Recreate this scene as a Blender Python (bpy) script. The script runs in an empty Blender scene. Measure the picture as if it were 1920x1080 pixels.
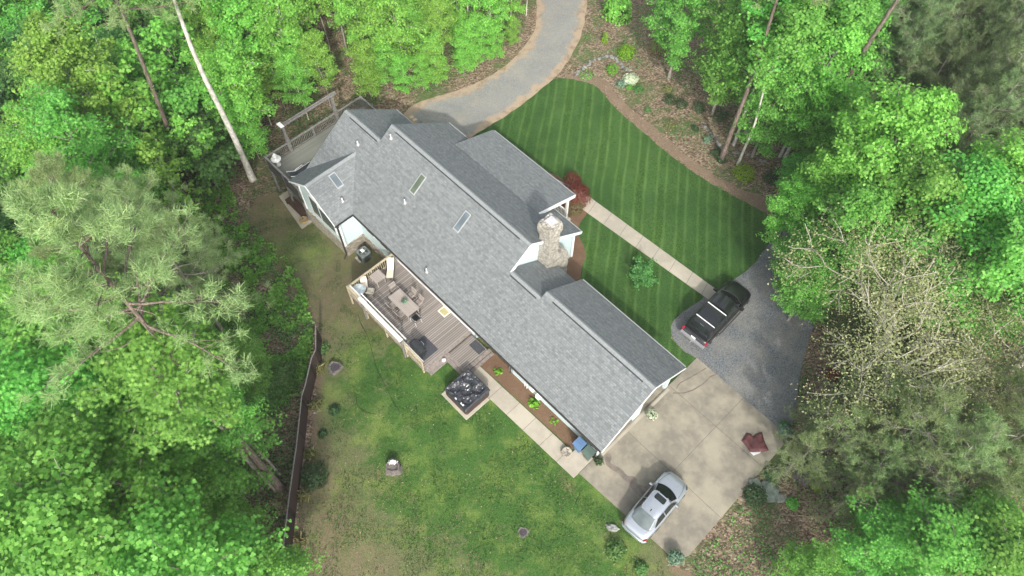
import bpy, math, random
import numpy as np
from mathutils import Vector, Matrix
from mathutils.geometry import delaunay_2d_cdt

# ------------------------------------------------------------------ camera, sky, sun, exposure
scn = bpy.context.scene
col = scn.collection
CAM_H, CAM_F, CAM_T = 45.0, 1400.0, math.radians(59.1)
cam_d = bpy.data.cameras.new("camera"); cam = bpy.data.objects.new("camera", cam_d); col.objects.link(cam)
cam.location = (0, 0, CAM_H); cam.rotation_euler = (math.pi / 2 - CAM_T, 0, 0)
cam_d.sensor_width = 36; cam_d.lens = 36 * CAM_F / 1920; cam_d.clip_end = 1000; cam_d.clip_start = 0.5
scn.camera = cam
SUN_AZ, SUN_EL = math.radians(171), math.radians(38)
world = bpy.data.worlds.new("World"); scn.world = world; world.use_nodes = True
wn = world.node_tree; wn.nodes.clear()
sky = wn.nodes.new("ShaderNodeTexSky"); sky.sky_type = 'NISHITA'; sky.sun_disc = False
sky.sun_elevation = SUN_EL; sky.sun_rotation = SUN_AZ; sky.air_density = 1.0; sky.dust_density = 4.0; sky.ozone_density = 1.0
bg = wn.nodes.new("ShaderNodeBackground"); bg.inputs[1].default_value = 0.15
wo = wn.nodes.new("ShaderNodeOutputWorld")
hs_ = wn.nodes.new("ShaderNodeHueSaturation"); hs_.inputs["Saturation"].default_value = 0.42      # thin bright cloud: a paler sky
wn.links.new(sky.outputs[0], hs_.inputs["Color"]); wn.links.new(hs_.outputs[0], bg.inputs[0]); wn.links.new(bg.outputs[0], wo.inputs[0])
sd = bpy.data.lights.new("sun", 'SUN'); sd.energy = 1.75; sd.angle = math.radians(2.2); sd.color = (1.0, 0.95, 0.88)
sun = bpy.data.objects.new("sun", sd); col.objects.link(sun)
sdir = Vector((math.sin(SUN_AZ) * math.cos(SUN_EL), math.cos(SUN_AZ) * math.cos(SUN_EL), math.sin(SUN_EL)))
sun.rotation_euler = sdir.to_track_quat('Z', 'Y').to_euler(); sun.location = sdir * 80
scn.view_settings.view_transform = 'Standard'; scn.view_settings.look = 'None'
scn.view_settings.gamma = 1; scn.view_settings.exposure = 1.0

HAZE = 0.00045
random.seed(7); RNG = np.random.default_rng(7)
R = math.radians
# ------------------------------------------------------------------ survey: house frame and terrain
PHI = R(-46.37)
Dx, Dy = math.cos(PHI), math.sin(PHI)
OX, OY = 12.274, 21.516
def HW(a, b): return OX + a * Dx - b * Dy, OY + a * Dy + b * Dx        # house frame -> world
def WH(x, y): return (x - OX) * Dx + (y - OY) * Dy, -(x - OX) * Dy + (y - OY) * Dx
def G_ab(a, b):
    z = np.interp(a, [-80, -40, -33, -28.8, -23.8, -19.5, -15.5, -12, 60], [-3.6, -3.2, -2.8, -2.4, -1.9, -0.9, -0.38, 0, 0])
    w = np.interp(b, [-8, -1, 3], [1, 0.5, 0.1])
    return z * w
def G(x, y):
    a, b = WH(x, y)
    return G_ab(a, b)
def W(u, v, z=0.0):                                                     # photo point at a known height -> plan
    x = (u - 960) / CAM_F; y = -(v - 540) / CAM_F
    dy = math.cos(CAM_T) + y * math.sin(CAM_T); dz = -math.sin(CAM_T) + y * math.cos(CAM_T)
    k = (z - CAM_H) / dz
    return x * k, dy * k
def PG(u, v, dz=0.0):
    z = 0.0
    for i in range(8):
        x, y = W(u, v, z + dz); z = float(G(x, y))
    return x, y
def PB(u, v, z=0.0): return WH(*W(u, v, z))

# ------------------------------------------------------------------ node helpers
class NT:
    def __init__(s, name):
        s.m = bpy.data.materials.new(name); s.m.use_nodes = True; s.t = s.m.node_tree; s.t.nodes.clear()
        s.out = s.n("OutputMaterial")
        s.co = None
    def n(s, k, **kw):
        nd = s.t.nodes.new("ShaderNode" + k)
        for a, b in kw.items(): setattr(nd, a, b)
        return nd
    def l(s, a, b): s.t.links.new(a, b)
    def put(s, sock, v):
        if hasattr(v, "is_linked") or hasattr(v, "links"): s.l(v, sock)
        else:
            if isinstance(v, (tuple, list)) and len(v) == 3 and len(sock.default_value) == 4: v = (*v, 1)
            sock.default_value = v
    def coords(s, kind="Object"):
        if not s.co: s.co = s.n("TexCoord")
        return s.co.outputs[kind]
    def noise(s, scale, detail=3, vec=None, rough=.55, out=0):
        nd = s.n("TexNoise"); nd.inputs["Scale"].default_value = scale; nd.inputs["Detail"].default_value = detail
        nd.inputs["Roughness"].default_value = rough
        s.l(vec if vec is not None else s.coords(), nd.inputs["Vector"]); return nd.outputs[out]
    def mix(s, f, a, b, mode='MIX'):
        nd = s.n("MixRGB", blend_type=mode); s.put(nd.inputs[0], f); s.put(nd.inputs[1], a); s.put(nd.inputs[2], b); return nd.outputs[0]
    def math(s, op, a, b=0.0, c=0.0, clamp=False):
        nd = s.n("Math", operation=op, use_clamp=clamp); s.put(nd.inputs[0], a); s.put(nd.inputs[1], b)
        if op in ('MULTIPLY_ADD', 'SMOOTH_MIN', 'PINGPONG'): s.put(nd.inputs[2], c)
        return nd.outputs[0]
    def ss(s, v, lo, hi):
        nd = s.n("MapRange", interpolation_type='SMOOTHSTEP'); s.put(nd.inputs[0], v)
        nd.inputs[1].default_value = lo; nd.inputs[2].default_value = hi; return nd.outputs[0]
    def bump(s, h, d=.02, st=1.0):
        nd = s.n("Bump"); nd.inputs["Distance"].default_value = d; nd.inputs["Strength"].default_value = st; s.l(h, nd.inputs["Height"]); return nd.outputs[0]
    def pr(s, colr, rough=.7, metal=0, spec=.3, normal=None, coat=0):
        p = s.n("BsdfPrincipled"); s.put(p.inputs["Base Color"], colr); s.put(p.inputs["Roughness"], rough)
        p.inputs["Metallic"].default_value = metal; p.inputs["Specular IOR Level"].default_value = spec
        if coat: p.inputs["Coat Weight"].default_value = coat; p.inputs["Coat Roughness"].default_value = .06
        if normal is not None: s.l(normal, p.inputs["Normal"])
        return p.outputs[0]
    def done(s, sh): s.l(sh, s.out.inputs["Surface"]); return s.m

def plain(name, c, rough=.6, metal=0, var=.18, scale=6, spec=.3, coat=0, bump=0, bs=40):
    t = NT(name); n = t.noise(scale, 4)
    dark = tuple(x * (1 - var) for x in c); lite = tuple(min(1, x * (1 + var)) for x in c)
    cc = t.mix(t.ss(n, .3, .7), dark, lite)
    nm = t.bump(t.noise(bs, 3), bump) if bump else None
    return t.done(t.pr(cc, rough, metal, spec, nm, coat))

def leafmat(name, c1, c2, trans=.4, hv=.10, rough=.5):
    t = NT(name); g = t.n("NewGeometry"); oi = t.n("ObjectInfo")
    r = g.outputs["Random Per Island"]
    c = t.mix(r, c1, c2)
    nz = t.noise(.9, 4, rough=.7); c = t.mix(t.math('MULTIPLY', t.ss(nz, .45, .7), .4), c, tuple(x * .7 for x in c1)); c = t.mix(t.math('MULTIPLY', t.ss(t.noise(1.7, 3), .55, .75), .4), c, (c2[0] * 1.15, c2[1] * 1.02, c2[2] * .8))
    hs = t.n("HueSaturation"); t.l(c, hs.inputs["Color"])
    t.l(t.math('MULTIPLY_ADD', oi.outputs["Random"], hv * .35, .5 - hv * .175), hs.inputs["Hue"])
    t.l(t.math('MULTIPLY_ADD', oi.outputs["Random"], hv * 3, 1 - hv * 1.5), hs.inputs["Value"])
    p = t.pr(hs.outputs[0], rough, 0, .25)
    tr = t.n("BsdfTranslucent"); t.l(hs.outputs[0], tr.inputs[0])
    mx = t.n("MixShader"); mx.inputs[0].default_value = trans; t.l(p, mx.inputs[1]); t.l(tr.outputs[0], mx.inputs[2])
    return t.done(mx.outputs[0])

def m_shingle():
    t = NT("asphalt_shingles"); uv = t.coords("UV")
    def brick(w, h, m, off=.5):
        b = t.n("TexBrick"); t.l(uv, b.inputs["Vector"]); b.inputs["Scale"].default_value = 1
        b.inputs["Brick Width"].default_value = w; b.inputs["Row Height"].default_value = h; b.inputs["Mortar Size"].default_value = m
        b.offset = off; b.inputs["Color1"].default_value = (0, 0, 0, 1); b.inputs["Color2"].default_value = (1, 1, 1, 1); b.inputs["Mortar"].default_value = (.15, .15, .15, 1)
        b.inputs["Mortar Smooth"].default_value = .4
        return b
    b = brick(.24, .14, .010); b2 = brick(.12, .14, .006, .35)
    v = t.math('MULTIPLY_ADD', b.outputs["Color"], .6, t.math('MULTIPLY', b2.outputs["Color"], .4))
    v = t.math('ADD', v, t.math('MULTIPLY', t.math('SUBTRACT', t.noise(60, 2, uv), .5), .5))
    c = t.mix(v, (.138, .152, .155), (.25, .268, .268))
    c = t.mix(t.math('MULTIPLY', b.outputs["Fac"], .45), c, (.09, .10, .105))
    big = t.ss(t.noise(.35, 4, uv), .35, .7)
    c = t.mix(t.math('MULTIPLY', big, .22), c, (.2, .22, .225))
    st = t.ss(t.noise(1.6, 5, uv), .55, .8); c = t.mix(t.math('MULTIPLY', st, .10), c, (.32, .33, .31)); c = t.mix(t.math('MULTIPLY', t.ss(t.noise(.9, 4, uv), .62, .75), .12), c, (.15, .17, .13))
    su = t.n('SeparateXYZ'); t.l(uv, su.inputs[0]); rw = t.math('FRACT', t.math('MULTIPLY', su.outputs[1], 1 / .42)); c = t.mix(t.math('MULTIPLY', t.math('LESS_THAN', rw, .16), .28), c, (.10, .11, .115))
    nm = t.bump(t.math('ADD', b.outputs["Fac"], t.noise(120, 2, uv)), .006, .5)
    return t.done(t.pr(c, .85, 0, .15, nm))

def m_siding(name, c):
    t = NT(name); sx = t.n("SeparateXYZ"); t.l(t.coords(), sx.inputs[0])
    f = t.math('FRACT', t.math('MULTIPLY', sx.outputs[2], 1 / .17))
    c2 = t.mix(t.ss(f, .0, .10), tuple(x * .62 for x in c), c); c3 = t.mix(t.math('MULTIPLY', t.noise(1.2, 4), .25), c2, tuple(x * .8 for x in c))
    return t.done(t.pr(c3, .55, 0, .3, t.bump(f, .02, .6)))

def m_boards(name, c, w=.14, axis=0, var=.22, gap=.25):
    t = NT(name); sx = t.n("SeparateXYZ"); t.l(t.coords(), sx.inputs[0])
    k = t.math('MULTIPLY', sx.outputs[axis], 1 / w); f = t.math('FRACT', k)
    wn_ = t.n("TexWhiteNoise", noise_dimensions='1D'); t.l(t.math('FLOOR', k), wn_.inputs["W"])
    cc = t.mix(wn_.outputs[0], tuple(x * (1 - var) for x in c), tuple(min(1, x * (1 + var)) for x in c))
    mp = t.n("Mapping"); mp.inputs["Scale"].default_value = (18, 1.2, 4) if axis == 0 else (1.2, 18, 4); t.l(t.coords(), mp.inputs[0])
    cc = t.mix(t.math('MULTIPLY', t.noise(2, 5, mp.outputs[0]), .45), cc, tuple(x * .7 for x in c))
    g_ = t.math('ADD', t.math('LESS_THAN', f, gap * .5), t.math('GREATER_THAN', f, 1 - gap * .5), clamp=True)
    cc = t.mix(t.math('MULTIPLY', g_, .75), cc, tuple(x * .25 for x in c))
    return t.done(t.pr(cc, .75, 0, .2, t.bump(g_, -.01)))

def m_stone(name, c1=(.52, .48, .40), c2=(.24, .22, .19), sc=4.5):
    t = NT(name); mp = t.n("Mapping"); mp.inputs["Scale"].default_value = (1, 1, 1.9); t.l(t.coords(), mp.inputs[0])
    wv = t.mix(.12, mp.outputs[0], t.noise(3, 2, None, .5, 1), 'ADD')
    v = t.n("TexVoronoi"); v.inputs["Scale"].default_value = sc; t.l(wv, v.inputs["Vector"])
    e = t.n("TexVoronoi", feature='DISTANCE_TO_EDGE'); e.inputs["Scale"].default_value = sc; t.l(wv, e.inputs["Vector"])
    sp = t.n("SeparateColor"); t.l(v.outputs["Color"], sp.inputs[0])
    c = t.mix(sp.outputs[0], c2, c1); c = t.mix(t.math('MULTIPLY', sp.outputs[1], .35), c, (.45, .36, .24))
    c = t.mix(t.ss(t.noise(14, 4), .35, .7), c, t.mix(.5, c, c1))
    jt = t.ss(e.outputs[0], .0, .07); c = t.mix(jt, (.13, .125, .115), c)
    return t.done(t.pr(c, .9, 0, .2, t.bump(t.math('ADD', jt, t.noise(20, 3)), .05, .9)))

def m_concrete(name, c=(.36, .335, .27), stain=(.20, .19, .16)):
    t = NT(name)
    n1 = t.noise(.45, 6, rough=.62); n2 = t.noise(2.2, 6, rough=.65); n3 = t.noise(45, 3)
    cc = t.mix(t.ss(n1, .38, .66), stain, c)
    cc = t.mix(t.math('MULTIPLY', t.ss(n2, .45, .75), .45), cc, tuple(x * 1.12 for x in c))
    cc = t.mix(t.math('MULTIPLY', t.ss(t.noise(7, 5, rough=.7), .56, .74), .35), cc, tuple(x * .7 for x in stain))
    cc = t.mix(t.math('MULTIPLY', n3, .25), cc, tuple(x * .7 for x in c))
    return t.done(t.pr(cc, .85, 0, .2, t.bump(n3, .004)))

def m_gravel():
    t = NT("gravel"); 
    at = t.n("Attribute", attribute_name="edge"); e = at.outputs["Fac"]
    v = t.n("TexVoronoi"); v.inputs["Scale"].default_value = 26; t.l(t.coords(), v.inputs["Vector"])
    sp = t.n("SeparateColor"); t.l(v.outputs["Color"], sp.inputs[0])
    g_ = t.mix(sp.outputs[0], (.065, .074, .08), (.215, .232, .24))
    g_ = t.mix(t.ss(t.noise(.5, 5), .35, .7), g_, t.mix(.35, g_, (.33, .31, .26)))
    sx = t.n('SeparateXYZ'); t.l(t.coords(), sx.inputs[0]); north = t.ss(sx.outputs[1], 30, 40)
    g_ = t.mix(t.math('MULTIPLY', north, .5), g_, t.mix(sp.outputs[2], (.24, .235, .21), (.44, .43, .39)))  # northern stretch paler: sunlit look painted in together with lighter, dirtier stone
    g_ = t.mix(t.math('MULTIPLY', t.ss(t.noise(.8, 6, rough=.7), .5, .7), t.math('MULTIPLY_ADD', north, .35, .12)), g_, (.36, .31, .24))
    d = t.mix(t.noise(9, 6, rough=.7), (.28, .205, .14), (.49, .40, .295))
    d = t.mix(t.ss(t.noise(1.4, 5, rough=.65), .48, .62), d, t.mix(sp.outputs[1], (.20, .14, .09), (.40, .31, .22)))
    en = t.math('ADD', e, t.math('MULTIPLY', t.math('SUBTRACT', t.noise(.9, 7, rough=.7), .5), 2.2))
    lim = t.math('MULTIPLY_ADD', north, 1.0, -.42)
    f = t.ss(t.math('SUBTRACT', en, lim), -.22, .28)
    c = t.mix(f, d, g_)
    return t.done(t.pr(c, .95, 0, .1, t.bump(v.outputs["Distance"], .02, .7)))

def m_front_lawn():
    t = NT("striped_grass"); P = t.coords()
    sx = t.n("SeparateXYZ"); t.l(P, sx.inputs[0])
    wob = t.math('MULTIPLY', t.math('SUBTRACT', t.noise(.12, 2), .5), .7)
    u = t.math('ADD', t.math('MULTIPLY_ADD', sx.outputs[1], -.155, sx.outputs[0]), wob)
    u = t.math('FRACT', t.math('MULTIPLY', t.math('ADD', u, 50), 1 / 1.62))
    def pk(c, w): return t.math('SUBTRACT', 1.0, t.ss(t.math('ABSOLUTE', t.math('SUBTRACT', u, c)), 0, w))
    lines = t.math('ADD', pk(.28, .11), pk(.70, .11), clamp=True)
    alt = t.ss(t.math('ABSOLUTE', t.math('SUBTRACT', u, .49)), .14, .26)
    mp = t.n("Mapping"); mp.inputs["Scale"].default_value = (1, .35, 1); t.l(P, mp.inputs[0])
    f1 = t.noise(1.1, 6, mp.outputs[0], .65); f2 = t.noise(16, 5, rough=.75); f3 = t.noise(.16, 3)
    c = t.mix(t.ss(f2, .36, .66), (.014, .046, .010), (.088, .18, .036))
    c = t.mix(t.math('MULTIPLY', t.ss(f1, .4, .7), .38), c, (.085, .165, .055))
    c = t.mix(t.math('MULTIPLY', alt, .18), c, (.075, .155, .05))
    c = t.mix(t.math('MULTIPLY', lines, t.math('MULTIPLY_ADD', t.ss(f1, .25, .6), .34, .06)), c, (.16, .28, .08))
    c = t.mix(t.math('MULTIPLY', t.ss(f3, .42, .62), .45), c, (.018, .062, .016)); c = t.mix(t.math('MULTIPLY', t.ss(t.noise(.7, 7, rough=.72), .54, .68), .35), c, (.10, .155, .05))
    return t.done(t.pr(c, .9, 0, .1, t.bump(t.noise(40, 4, rough=.8), .05, .8)))

def m_back_lawn():
    t = NT("patchy_grass")
    e = t.n("Attribute", attribute_name="edge").outputs["Fac"]; lush = t.n("Attribute", attribute_name="lush").outputs["Fac"]
    bare = t.n("Attribute", attribute_name="bare").outputs["Fac"]
    n1 = t.noise(.55, 6, rough=.6); n2 = t.noise(3.2, 6, rough=.7); n3 = t.noise(24, 4, rough=.8)
    green = t.mix(t.ss(n3, .3, .7), (.018, .062, .015), (.095, .205, .04))
    olive = t.mix(t.ss(n3, .3, .7), (.075, .095, .04), (.205, .215, .10))
    soil = t.mix(t.ss(n3, .3, .75), (.14, .11, .07), (.31, .235, .16))
    clay = t.mix(n2, (.20, .125, .08), (.37, .24, .165))
    k = t.math('ADD', t.math('MULTIPLY', lush, .62), t.math('MULTIPLY', t.math('SUBTRACT', n1, .5), 2.4)); k = t.math('ADD', k, t.math('MULTIPLY', t.math('SUBTRACT', n2, .5), 1.7))
    c = t.mix(t.ss(k, .15, .75), olive, green)
    c = t.mix(t.math('MULTIPLY', t.ss(t.noise(.5, 7, rough=.68), .44, .64), .6), c, t.mix(t.ss(n3, .3, .7), (.11, .17, .035), (.25, .34, .08)))
    b = t.math('ADD', bare, t.math('MULTIPLY', t.math('SUBTRACT', n2, .5), .9))
    s_ = t.math('SUBTRACT', t.math('MULTIPLY_ADD', n2, 1.0, t.math('MULTIPLY', n1, .5)), t.math('MULTIPLY', lush, .55))
    c = t.mix(t.math('MULTIPLY', t.ss(s_, .50, .74), .8), c, soil); c = t.mix(t.math('MULTIPLY', t.ss(t.noise(8, 5, rough=.75), .54, .68), .5), c, t.mix(.5, olive, soil))
    c = t.mix(t.math('MULTIPLY', t.ss(t.noise(1.6, 7, rough=.75), .52, .66), .5), c, t.mix(.35, green, (.03, .075, .02))); c = t.mix(t.ss(b, .5, .85), c, clay)
    ed = t.math('ADD', e, t.math('MULTIPLY', t.math('SUBTRACT', n2, .5), 1.4))
    c = t.mix(t.ss(ed, .05, .6), soil, c)
    return t.done(t.pr(c, .92, 0, .1, t.bump(t.noise(30, 4, rough=.8), .06, .8)))

def m_ground():
    t = NT("leaf_litter_floor")
    mp = t.n("Mapping"); mp.inputs["Scale"].default_value = (1, 1.7, 1); t.l(t.coords(), mp.inputs[0])
    wv = t.mix(.2, mp.outputs[0], t.noise(5, 3, None, .5, 1), 'ADD')
    v = t.n("TexVoronoi"); v.inputs["Scale"].default_value = 7.5; t.l(wv, v.inputs["Vector"])
    sp = t.n("SeparateColor"); t.l(v.outputs["Color"], sp.inputs[0])
    c = t.mix(t.ss(sp.outputs[0], .15, .95), (.095, .07, .048), (.34, .26, .185))
    c = t.mix(t.math('GREATER_THAN', sp.outputs[1], .93), c, (.42, .34, .26))
    n1 = t.noise(.22, 6, rough=.6); n2 = t.noise(1.4, 6, rough=.7)
    c = t.mix(t.math('MULTIPLY', t.ss(n2, .4, .7), .5), c, (.15, .11, .075))
    g_ = t.mix(t.noise(20, 4, rough=.8), (.035, .08, .02), (.12, .20, .06))
    c = t.mix(t.math('MULTIPLY', t.ss(t.math('ADD', n1, t.math('MULTIPLY', n2, .5)), .70, .90), .8), c, g_)
    return t.done(t.pr(c, .95, 0, .1, t.bump(sp.outputs[2], .04, .8)))

def m_mulch(name, c1=(.10, .05, .028), c2=(.26, .15, .085)):
    t = NT(name); mp = t.n("Mapping"); mp.inputs["Scale"].default_value = (1, 2.2, 1); t.l(t.coords(), mp.inputs[0])
    n = t.noise(22, 6, mp.outputs[0], .75); c = t.mix(t.ss(n, .3, .7), c1, c2)
    c = t.mix(t.math('MULTIPLY', t.ss(t.noise(1.2, 4), .45, .7), .4), c, c2)
    return t.done(t.pr(c, .95, 0, .1, t.bump(n, .04)))

def m_bark(name, c1, c2, sc=(14, 14, 2.2)):
    t = NT(name); mp = t.n("Mapping"); mp.inputs["Scale"].default_value = sc; t.l(t.coords(), mp.inputs[0])
    n = t.noise(1, 5, mp.outputs[0], .65); c = t.mix(t.ss(n, .35, .65), c1, c2)
    c = t.mix(t.math('MULTIPLY', t.ss(t.noise(.8, 3), .45, .65), .4), c, c1)
    return t.done(t.pr(c, .9, 0, .15, t.bump(n, .03)))

def glass(name, c=(.03, .04, .045), rough=.08): 
    t = NT(name); return t.done(t.pr(t.mix(t.ss(t.noise(1.5, 2), .3, .7), tuple(x * .7 for x in c), c), rough, 0, .6))

M = dict(
    shingle=m_shingle(), ridge=plain("ridge_cap_shingle", (.23, .248, .25), .85, var=.12, scale=9), slotdark=plain("vent_slot", (.05, .055, .06), .9),
    siding=m_siding("pale_blue_siding", (.60, .72, .74)), trim=plain("white_trim", (.82, .83, .83), .5, var=.04), gutter=plain("dark_gutter", (.045, .04, .038), .45),
    stone=m_stone("fieldstone"), chim=m_stone("chimney_stone", (.62, .60, .53), (.24, .225, .20), 4.6), cap=plain("zinc_cap", (.62, .62, .66), .35, .3, var=.1),
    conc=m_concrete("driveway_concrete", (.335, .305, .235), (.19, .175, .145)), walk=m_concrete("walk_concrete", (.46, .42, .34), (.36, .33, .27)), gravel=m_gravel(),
    lawn=m_front_lawn(), blawn=m_back_lawn(), ground=m_ground(), mulch=m_mulch("brown_mulch", (.10, .06, .038), (.24, .155, .10)), bed=m_mulch("needle_mulch", (.13, .095, .065), (.32, .24, .17)),
    deck=m_boards("brown_deck_boards", (.29, .26, .235), .145, 0), deckg=m_boards("grey_deck_boards", (.245, .25, .215), .145, 0, .12, .14), deckt=plain("deck_border_board", (.24, .21, .19), .75, var=.2),
    pt=plain("treated_pine", (.42, .365, .255), .8, var=.2, scale=5), grywood=plain("weathered_grey_wood", (.20, .195, .18), .85, var=.22, scale=5), dkwood=plain("dark_weathered_wood", (.075, .07, .068), .85, var=.3),
    fence=m_boards("dark_brown_fence_boards", (.058, .040, .034), .14, 0, .25, .1), white=plain("white_paint", (.8, .8, .78), .45, var=.05), teak=m_boards("greyed_teak", (.42, .37, .33), .09, 1, .08, .12), teakx=plain("greyed_teak_frame", (.34, .30, .27), .7),
    cream=plain("cream_fabric", (.72, .66, .54), .85, var=.08, bump=.003, bs=150), black=plain("black_metal", (.02, .02, .022), .4), grill=plain("grill_enamel", (.03, .034, .036), .28, var=.2, spec=.5), mat=plain("charcoal_mat", (.06, .065, .075), .8, var=.12),
    skyframe=plain("skylight_frame", (.34, .36, .36), .5, var=.05), glasst=plain("frosted_glass_top", (.62, .70, .70), .12, spec=.6), skyglass=glass("skylight_glass", (.15, .185, .205), .22), skygreen=glass("skylight_glass_leafy", (.12, .15, .10), .12),
    tub=plain("black_spa_shell", (.035, .038, .044), .24, var=.3, spec=.7), tubside=plain("spa_brown_skirt", (.05, .032, .03), .5, var=.2), steel=plain("brushed_steel", (.42, .42, .43), .42, .6, var=.05),
    silver=plain("silver_car_paint", (.40, .44, .48), .28, .45, var=.03, spec=.5, coat=1), blackp=plain("black_car_paint", (.012, .013, .014), .22, .0, var=.2, spec=.5, coat=1), dglass=glass("tinted_glass", (.018, .024, .022), .05), rglass=glass("rear_glass", (.13, .16, .16), .08),
    rubber=plain("tyre_rubber", (.025, .025, .025), .85), red=plain("red_lens", (.35, .01, .03), .2, spec=.6), ac=plain("ac_grey_green", (.17, .20, .19), .5, .2), acd=plain("ac_dark_grille", (.05, .055, .055), .5),
    binblue=plain("blue_plastic", (.10, .18, .32), .5, var=.08), bingreen=plain("green_plastic", (.085, .125, .105), .5, var=.08), terra=plain("terracotta", (.50, .20, .11), .8), tarp=plain("maroon_tarp", (.12, .045, .045), .5, var=.15, scale=3),
    rock=plain("grey_boulder", (.26, .27, .25), .9, var=.3, scale=3, bump=.04, bs=9), rockg=plain("mossy_boulder", (.17, .21, .17), .9, var=.3, scale=3, bump=.03, bs=9), stump=plain("grey_stump_wood", (.14, .125, .115), .9, var=.35, scale=7, bump=.03, bs=20), stumpd=plain("rotten_stump_heart", (.06, .055, .06), .9),
    plank=plain("pale_new_plank", (.52, .42, .29), .8, var=.2, scale=4), brown=plain("dark_brown_bench", (.065, .04, .028), .7, var=.3), hosem=plain("tan_hose", (.42, .30, .12), .6), hosek=plain("black_hose", (.02, .025, .02), .6),
    matcream=plain("yellow_mat", (.40, .36, .19), .9, var=.1), wet=plain("wet_concrete", (.17, .145, .12), .45, var=.2, scale=3), joint=plain("joint_line", (.10, .095, .08), .9),
    pinebark=m_bark("brown_pine_bark", (.10, .078, .062), (.26, .21, .175)), greybark=m_bark("grey_bark", (.20, .18, .15), (.40, .37, .32)), whitebark=m_bark("white_bark", (.38, .36, .31), (.66, .64, .58), (5, 5, 2.5)), oakbark=m_bark("pale_oak_bark", (.34, .32, .26), (.58, .54, .46)), pinelimb=m_bark("grey_pine_bark", (.17, .14, .115), (.42, .38, .32)),
    lfbright=leafmat("spring_leaf_bright", (.17, .40, .055), (.39, .72, .15), .5), lfgreen=leafmat("spring_leaf_green", (.12, .35, .06), (.31, .66, .14), .5), lfmid=leafmat("understory_leaf", (.08, .21, .055), (.20, .41, .12), .5),
    lfdark=leafmat("dark_shrub_leaf", (.035, .085, .032), (.10, .19, .075), .4), lfpine=leafmat("pine_needles", (.20, .32, .11), (.50, .63, .29), .4), lfcedar=leafmat("cedar_foliage", (.12, .20, .08), (.36, .47, .22), .4), lfgrey=leafmat("grey_green_needles", (.16, .26, .09), (.42, .55, .25), .45),
    lfoak=leafmat("oak_buds", (.30, .37, .14), (.58, .62, .34), .45), lfred=leafmat("red_maple_leaf", (.13, .03, .025), (.34, .10, .065), .3), lflime=leafmat("lime_shrub_leaf", (.15, .33, .012), (.34, .52, .03)), lfwhite=leafmat("white_blossom", (.45, .58, .34), (.80, .82, .68), .3), lfhosta=leafmat("hosta_leaf", (.11, .35, .02), (.26, .55, .06)),
    lfblue=leafmat("blue_green_leaf", (.12, .24, .15), (.36, .52, .38)), lfyel=leafmat("yellow_edged_blade", (.09, .13, .03), (.48, .44, .20)), lfgrass=leafmat("grass_blades", (.022, .075, .018), (.10, .21, .045), .3), lfivy=leafmat("ground_ivy_leaf", (.16, .42, .07), (.34, .68, .15), .5), litter=leafmat("dead_leaf", (.09, .065, .045), (.42, .32, .22), .1), twig=plain("grey_twig", (.30, .25, .19), .9),
    lfolive=leafmat("brownish_new_leaf", (.14, .15, .04), (.30, .26, .12), .3),
)
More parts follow.
